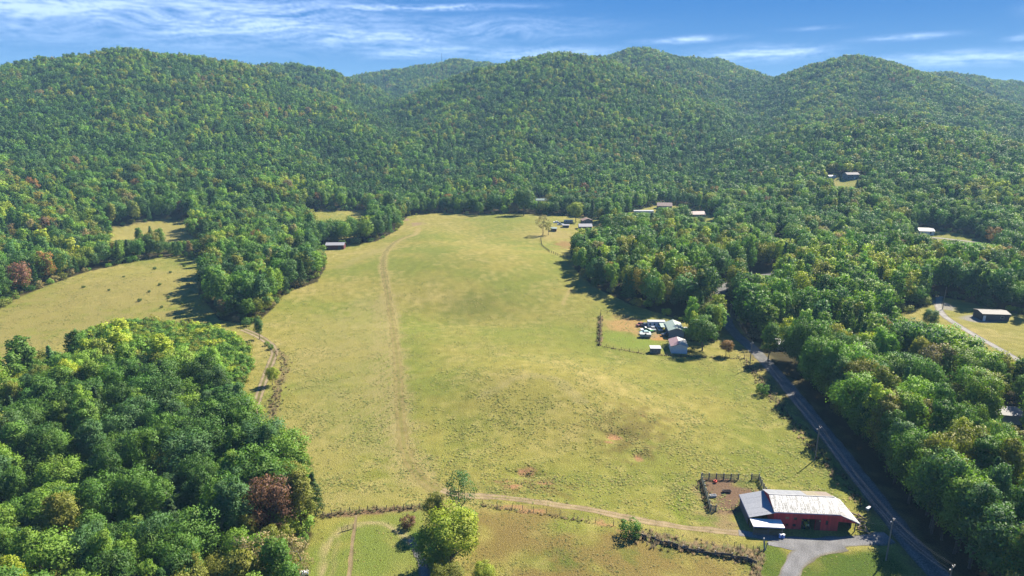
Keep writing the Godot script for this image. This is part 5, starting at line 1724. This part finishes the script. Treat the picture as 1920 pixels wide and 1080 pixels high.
func place_poles() -> void:
	var p0 := utility_pole("utility pole standing just outside the bottom edge beside the lane", Vector2(79.4, -101.9), 10.2, 36, 1.1)
	var p1 := utility_pole("grey utility pole on the grass by the gravel driveway's mouth", Vector2(76.9, -116.6), 9.8, 36, 0.9)
	var p2 := utility_pole("leaning pale utility pole with crossarm between pasture and lane beyond the barn", Vector2(80.1, -156.9), 9.6, 36, 1.2)
	var p3 := utility_pole("dark utility pole at the lane below the orange tree", Vector2(84.8, -220.6), 9.8, 30, 0.7)
	var p4 := utility_pole("utility pole at the lane's bend among the trees", Vector2(92.9, -268.5), 9.6, 20, 0.7)
	utility_pole("pale utility pole at the top of the drive by the dark house", Vector2(198.3, -291.7), 10.5, 10, 0.0)
	var names := ["left", "middle", "right", "low"]
	var all := [p0, p1, p2, p3, p4]
	var spans := ["from the bottom edge to the driveway pole", "from the driveway pole past the barn", "from the leaning pole up the lane", "beside the orange tree to the lane's bend"]
	for k in 4:
		for c in 4:
			power_line("%s cable of the span %s" % [names[c], spans[k]], all[k][c], all[k + 1][c], 0.7, 0.009)
	# service wire to the barn
	var st := on(Vector2(62.7, -128.5), 4.6)
	power_line("thin service cable from the driveway pole towards the barn", p1[3], st, 0.5, 0.014)
	var o := thing("mailbox", "pale blue box on a post at the lane's edge by the barn", "mailbox", on(Vector2(81.7, -133.1)), 0.6)
	part("post", box_mesh(Vector3(-0.06, 0, -0.06), Vector3(0.06, 1.0, 0.06)), grey_wood, o)
	part("box", box_mesh(Vector3(-0.7, 1.0, -0.3), Vector3(0.5, 1.5, 0.3)), paint(0.12, 0.18, 0.24, 0.5), o)
	part("flag", box_mesh(Vector3(0.51, 1.1, -0.25), Vector3(0.75, 1.5, 0.25)), paint(0.6, 0.4, 0.4, 0.5), o)


const NTH := ["first", "second", "third", "fourth", "fifth", "sixth", "seventh", "eighth", "ninth", "tenth", "eleventh", "twelfth", "thirteenth", "fourteenth", "fifteenth"]


func tuft(sd: int, blades: int, tall: float, wide: float) -> ArrayMesh:
	var r := RandomNumberGenerator.new()
	r.seed = sd
	var st := begin()
	for k in blades:
		var a := r.randf() * TAU
		var d := Vector3(cos(a), 0, sin(a))
		var s := Vector3(-d.z, 0, d.x) * 0.05 * r.randf_range(0.8, 2.0)
		var o := d * r.randf() * wide * 0.5
		var tip := o + d * wide * r.randf_range(0.3, 0.7) + Vector3(0, tall * r.randf_range(0.5, 1.0), 0)
		var f := r.randf_range(0.8, 1.2)
		var tri := [o - s, o + s, tip] if (s * 2.0).cross(tip - o).y < 0.0 else [o + s, o - s, tip]
		for p in tri:
			st.set_normal((Vector3.UP + d * 0.3).normalized())
			st.set_color(Color(f, f, f))
			st.add_vertex(p)
	return st.commit()


func scatter(called: String, label: String, category: String, meshes: Array, spots: Array, m: Material) -> void:
	var o := thing(called, label, category)
	o.set_meta("kind", "stuff")
	for v in meshes.size():
		var mine := []
		for k in range(v, spots.size(), meshes.size()):
			mine.append(spots[k])
		var mm := MultiMesh.new()
		mm.transform_format = MultiMesh.TRANSFORM_3D
		mm.use_colors = true
		mm.mesh = meshes[v]
		mm.instance_count = mine.size()
		for i in mine.size():
			mm.set_instance_transform(i, mine[i][0])
			mm.set_instance_color(i, mine[i][1])
		var q := MultiMeshInstance3D.new()
		q.name = "tuft"
		q.multimesh = mm
		q.material_override = m
		q.set_meta("kind", "stuff")
		o.add_child(q, true)


func grow_grass() -> void:
	var spots := []
	var area := PackedVector2Array(PASTURE)
	var dry := PackedVector2Array(MEADOW)
	for k in 200000:
		var d := 98.0 * pow(3.4, rng.randf())
		var q := Vector2(rng.randf_range(-0.45, 0.55) * d * 1.15, -d)
		if k % 4 == 0:
			q = Vector2(rng.randf_range(-300, -80), rng.randf_range(-420, -230))
		if not Geometry2D.is_point_in_polygon(q, area if k % 4 else dry) or line_gap(q, ROAD) < 3.6:
			continue
		if q.y > -134.0 and rng.randf() < (0.93 if q.x < -15.0 or q.x > 47.0 else 0.6):
			continue
		var n := grain.get_noise_2d(q.x * 1.6, q.y * 1.6) + 0.5 * broad.get_noise_2d(q.x * 3.0, q.y * 3.0)
		if rng.randf() > 0.35 + n:
			continue
		var c := Color(0.22, 0.22, 0.045).lerp(Color(0.36, 0.30, 0.115), rng.randf() * 0.7)
		if rng.randf() < 0.45:
			c = Color(0.12, 0.165, 0.03)
		var s := rng.randf_range(0.25, 0.8) * (0.75 if q.y > -134.0 else 1.0)
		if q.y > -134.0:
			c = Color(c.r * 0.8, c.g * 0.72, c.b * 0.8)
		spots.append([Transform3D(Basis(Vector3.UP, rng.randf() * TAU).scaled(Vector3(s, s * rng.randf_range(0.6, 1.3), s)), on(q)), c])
	var m := StandardMaterial3D.new()
	m.vertex_color_use_as_albedo = true
	m.roughness = 0.9
	m.cull_mode = BaseMaterial3D.CULL_DISABLED
	m.backlight_enabled = true
	m.backlight = lin(0.4, 0.42, 0.2)
	m.albedo_color = lin(0.83, 0.83, 0.83)
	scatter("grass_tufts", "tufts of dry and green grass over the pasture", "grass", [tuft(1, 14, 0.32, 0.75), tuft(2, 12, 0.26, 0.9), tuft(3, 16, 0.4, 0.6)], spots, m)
	# dry weeds along fences, wall and verge
	var weeds := []
	for run in [[[Vector2(27.2, -124.1), Vector2(34.3, -121.6), Vector2(41.5, -119.8), Vector2(49.8, -117.4)], 1.2, 420, 0.9], [[Vector2(51.8, -119.1), Vector2(49.6, -114.7), Vector2(46.3, -107.4)], 0.5, 200, 0.8], [[Vector2(-43.0, -131.8), Vector2(-33.2, -133.8), Vector2(-21.3, -134.8)], 0.6, 160, 0.6], [[Vector2(86.0, -229.5), Vector2(84.3, -203.4), Vector2(82.6, -172.4), Vector2(82.4, -152.1), Vector2(82.1, -135.6)], 1.2, 420, 0.8], [[Vector2(46.9, -145.7), Vector2(45.8, -133.8)], 0.7, 150, 0.6], [[Vector2(39.3, -280.5), Vector2(34.2, -243.9)], 0.4, 160, 1.1], [[Vector2(34.0, -242.6), Vector2(51.1, -233.4), Vector2(86.0, -229.5)], 0.3, 260, 0.5], [[Vector2(-91.5, -240.0), Vector2(-82.8, -226.1), Vector2(-76.1, -198.0), Vector2(-72.6, -180.8)], 1.2, 200, 0.8], [[Vector2(-1.3, -143.1), Vector2(5.4, -147.6), Vector2(11.7, -143.1)], 2.2, 110, 0.4], [[Vector2(28.8, -171.1), Vector2(35.3, -173.8), Vector2(37.2, -163.5), Vector2(31.3, -158.9)], 5.0, 150, 0.35], [[Vector2(-6.8, -135.1), Vector2(4.8, -131.6), Vector2(16.9, -128.2)], 0.4, 140, 0.5]]:
		var line := spread_straight(run[0], 1.0)
		for k in run[2]:
			var q: Vector2 = line[rng.randi() % line.size()] + Vector2(rng.randfn(), rng.randfn()) * run[1]
			var c: Color = [Color(0.13, 0.10, 0.05), Color(0.2, 0.14, 0.075), Color(0.10, 0.12, 0.03), Color(0.08, 0.06, 0.035)][rng.randi() % 4]
			var s: float = run[3] * rng.randf_range(0.4, 1.2)
			weeds.append([Transform3D(Basis(Vector3.UP, rng.randf() * TAU).scaled(Vector3(s, s * 1.7, s)), on(q)), c])
	scatter("dry_weeds", "dry brown weeds along the fences, the ruined wall and the lane's verge", "weeds", [tuft(5, 26, 0.5, 0.8), tuft(6, 22, 0.6, 0.7)], weeds, m)


func _ready() -> void:
	rng.seed = 20241
	grain.seed = 3
	grain.frequency = 0.05
	grain.fractal_octaves = 3
	broad.seed = 8
	broad.frequency = 0.012
	broad.fractal_octaves = 3
	set_view()
	red_boards = boards(Color(0.66, 0.04, 0.05), 12)
	grey_wood = worn(0.2, 0.18, 0.165, 0.9, 0.8, 0.35, 13)
	white_wall = worn(0.66, 0.68, 0.71, 0.6, 0.4, 0.12, 15)
	dark_glass = paint(0.015, 0.018, 0.022, 0.12)
	black_steel = paint(0.035, 0.035, 0.04, 0.5, 0.4)
	lay_mountains()
	prepare_opens()
	make_ground()
	make_ways()
	make_models()
	grow_forest()
	red_barn()
	place_buildings()
	place_fences()
	place_poles()
	place_single_trees()
	place_near_trees()
	grow_scrub()
	commit_forest()
	grow_grass()
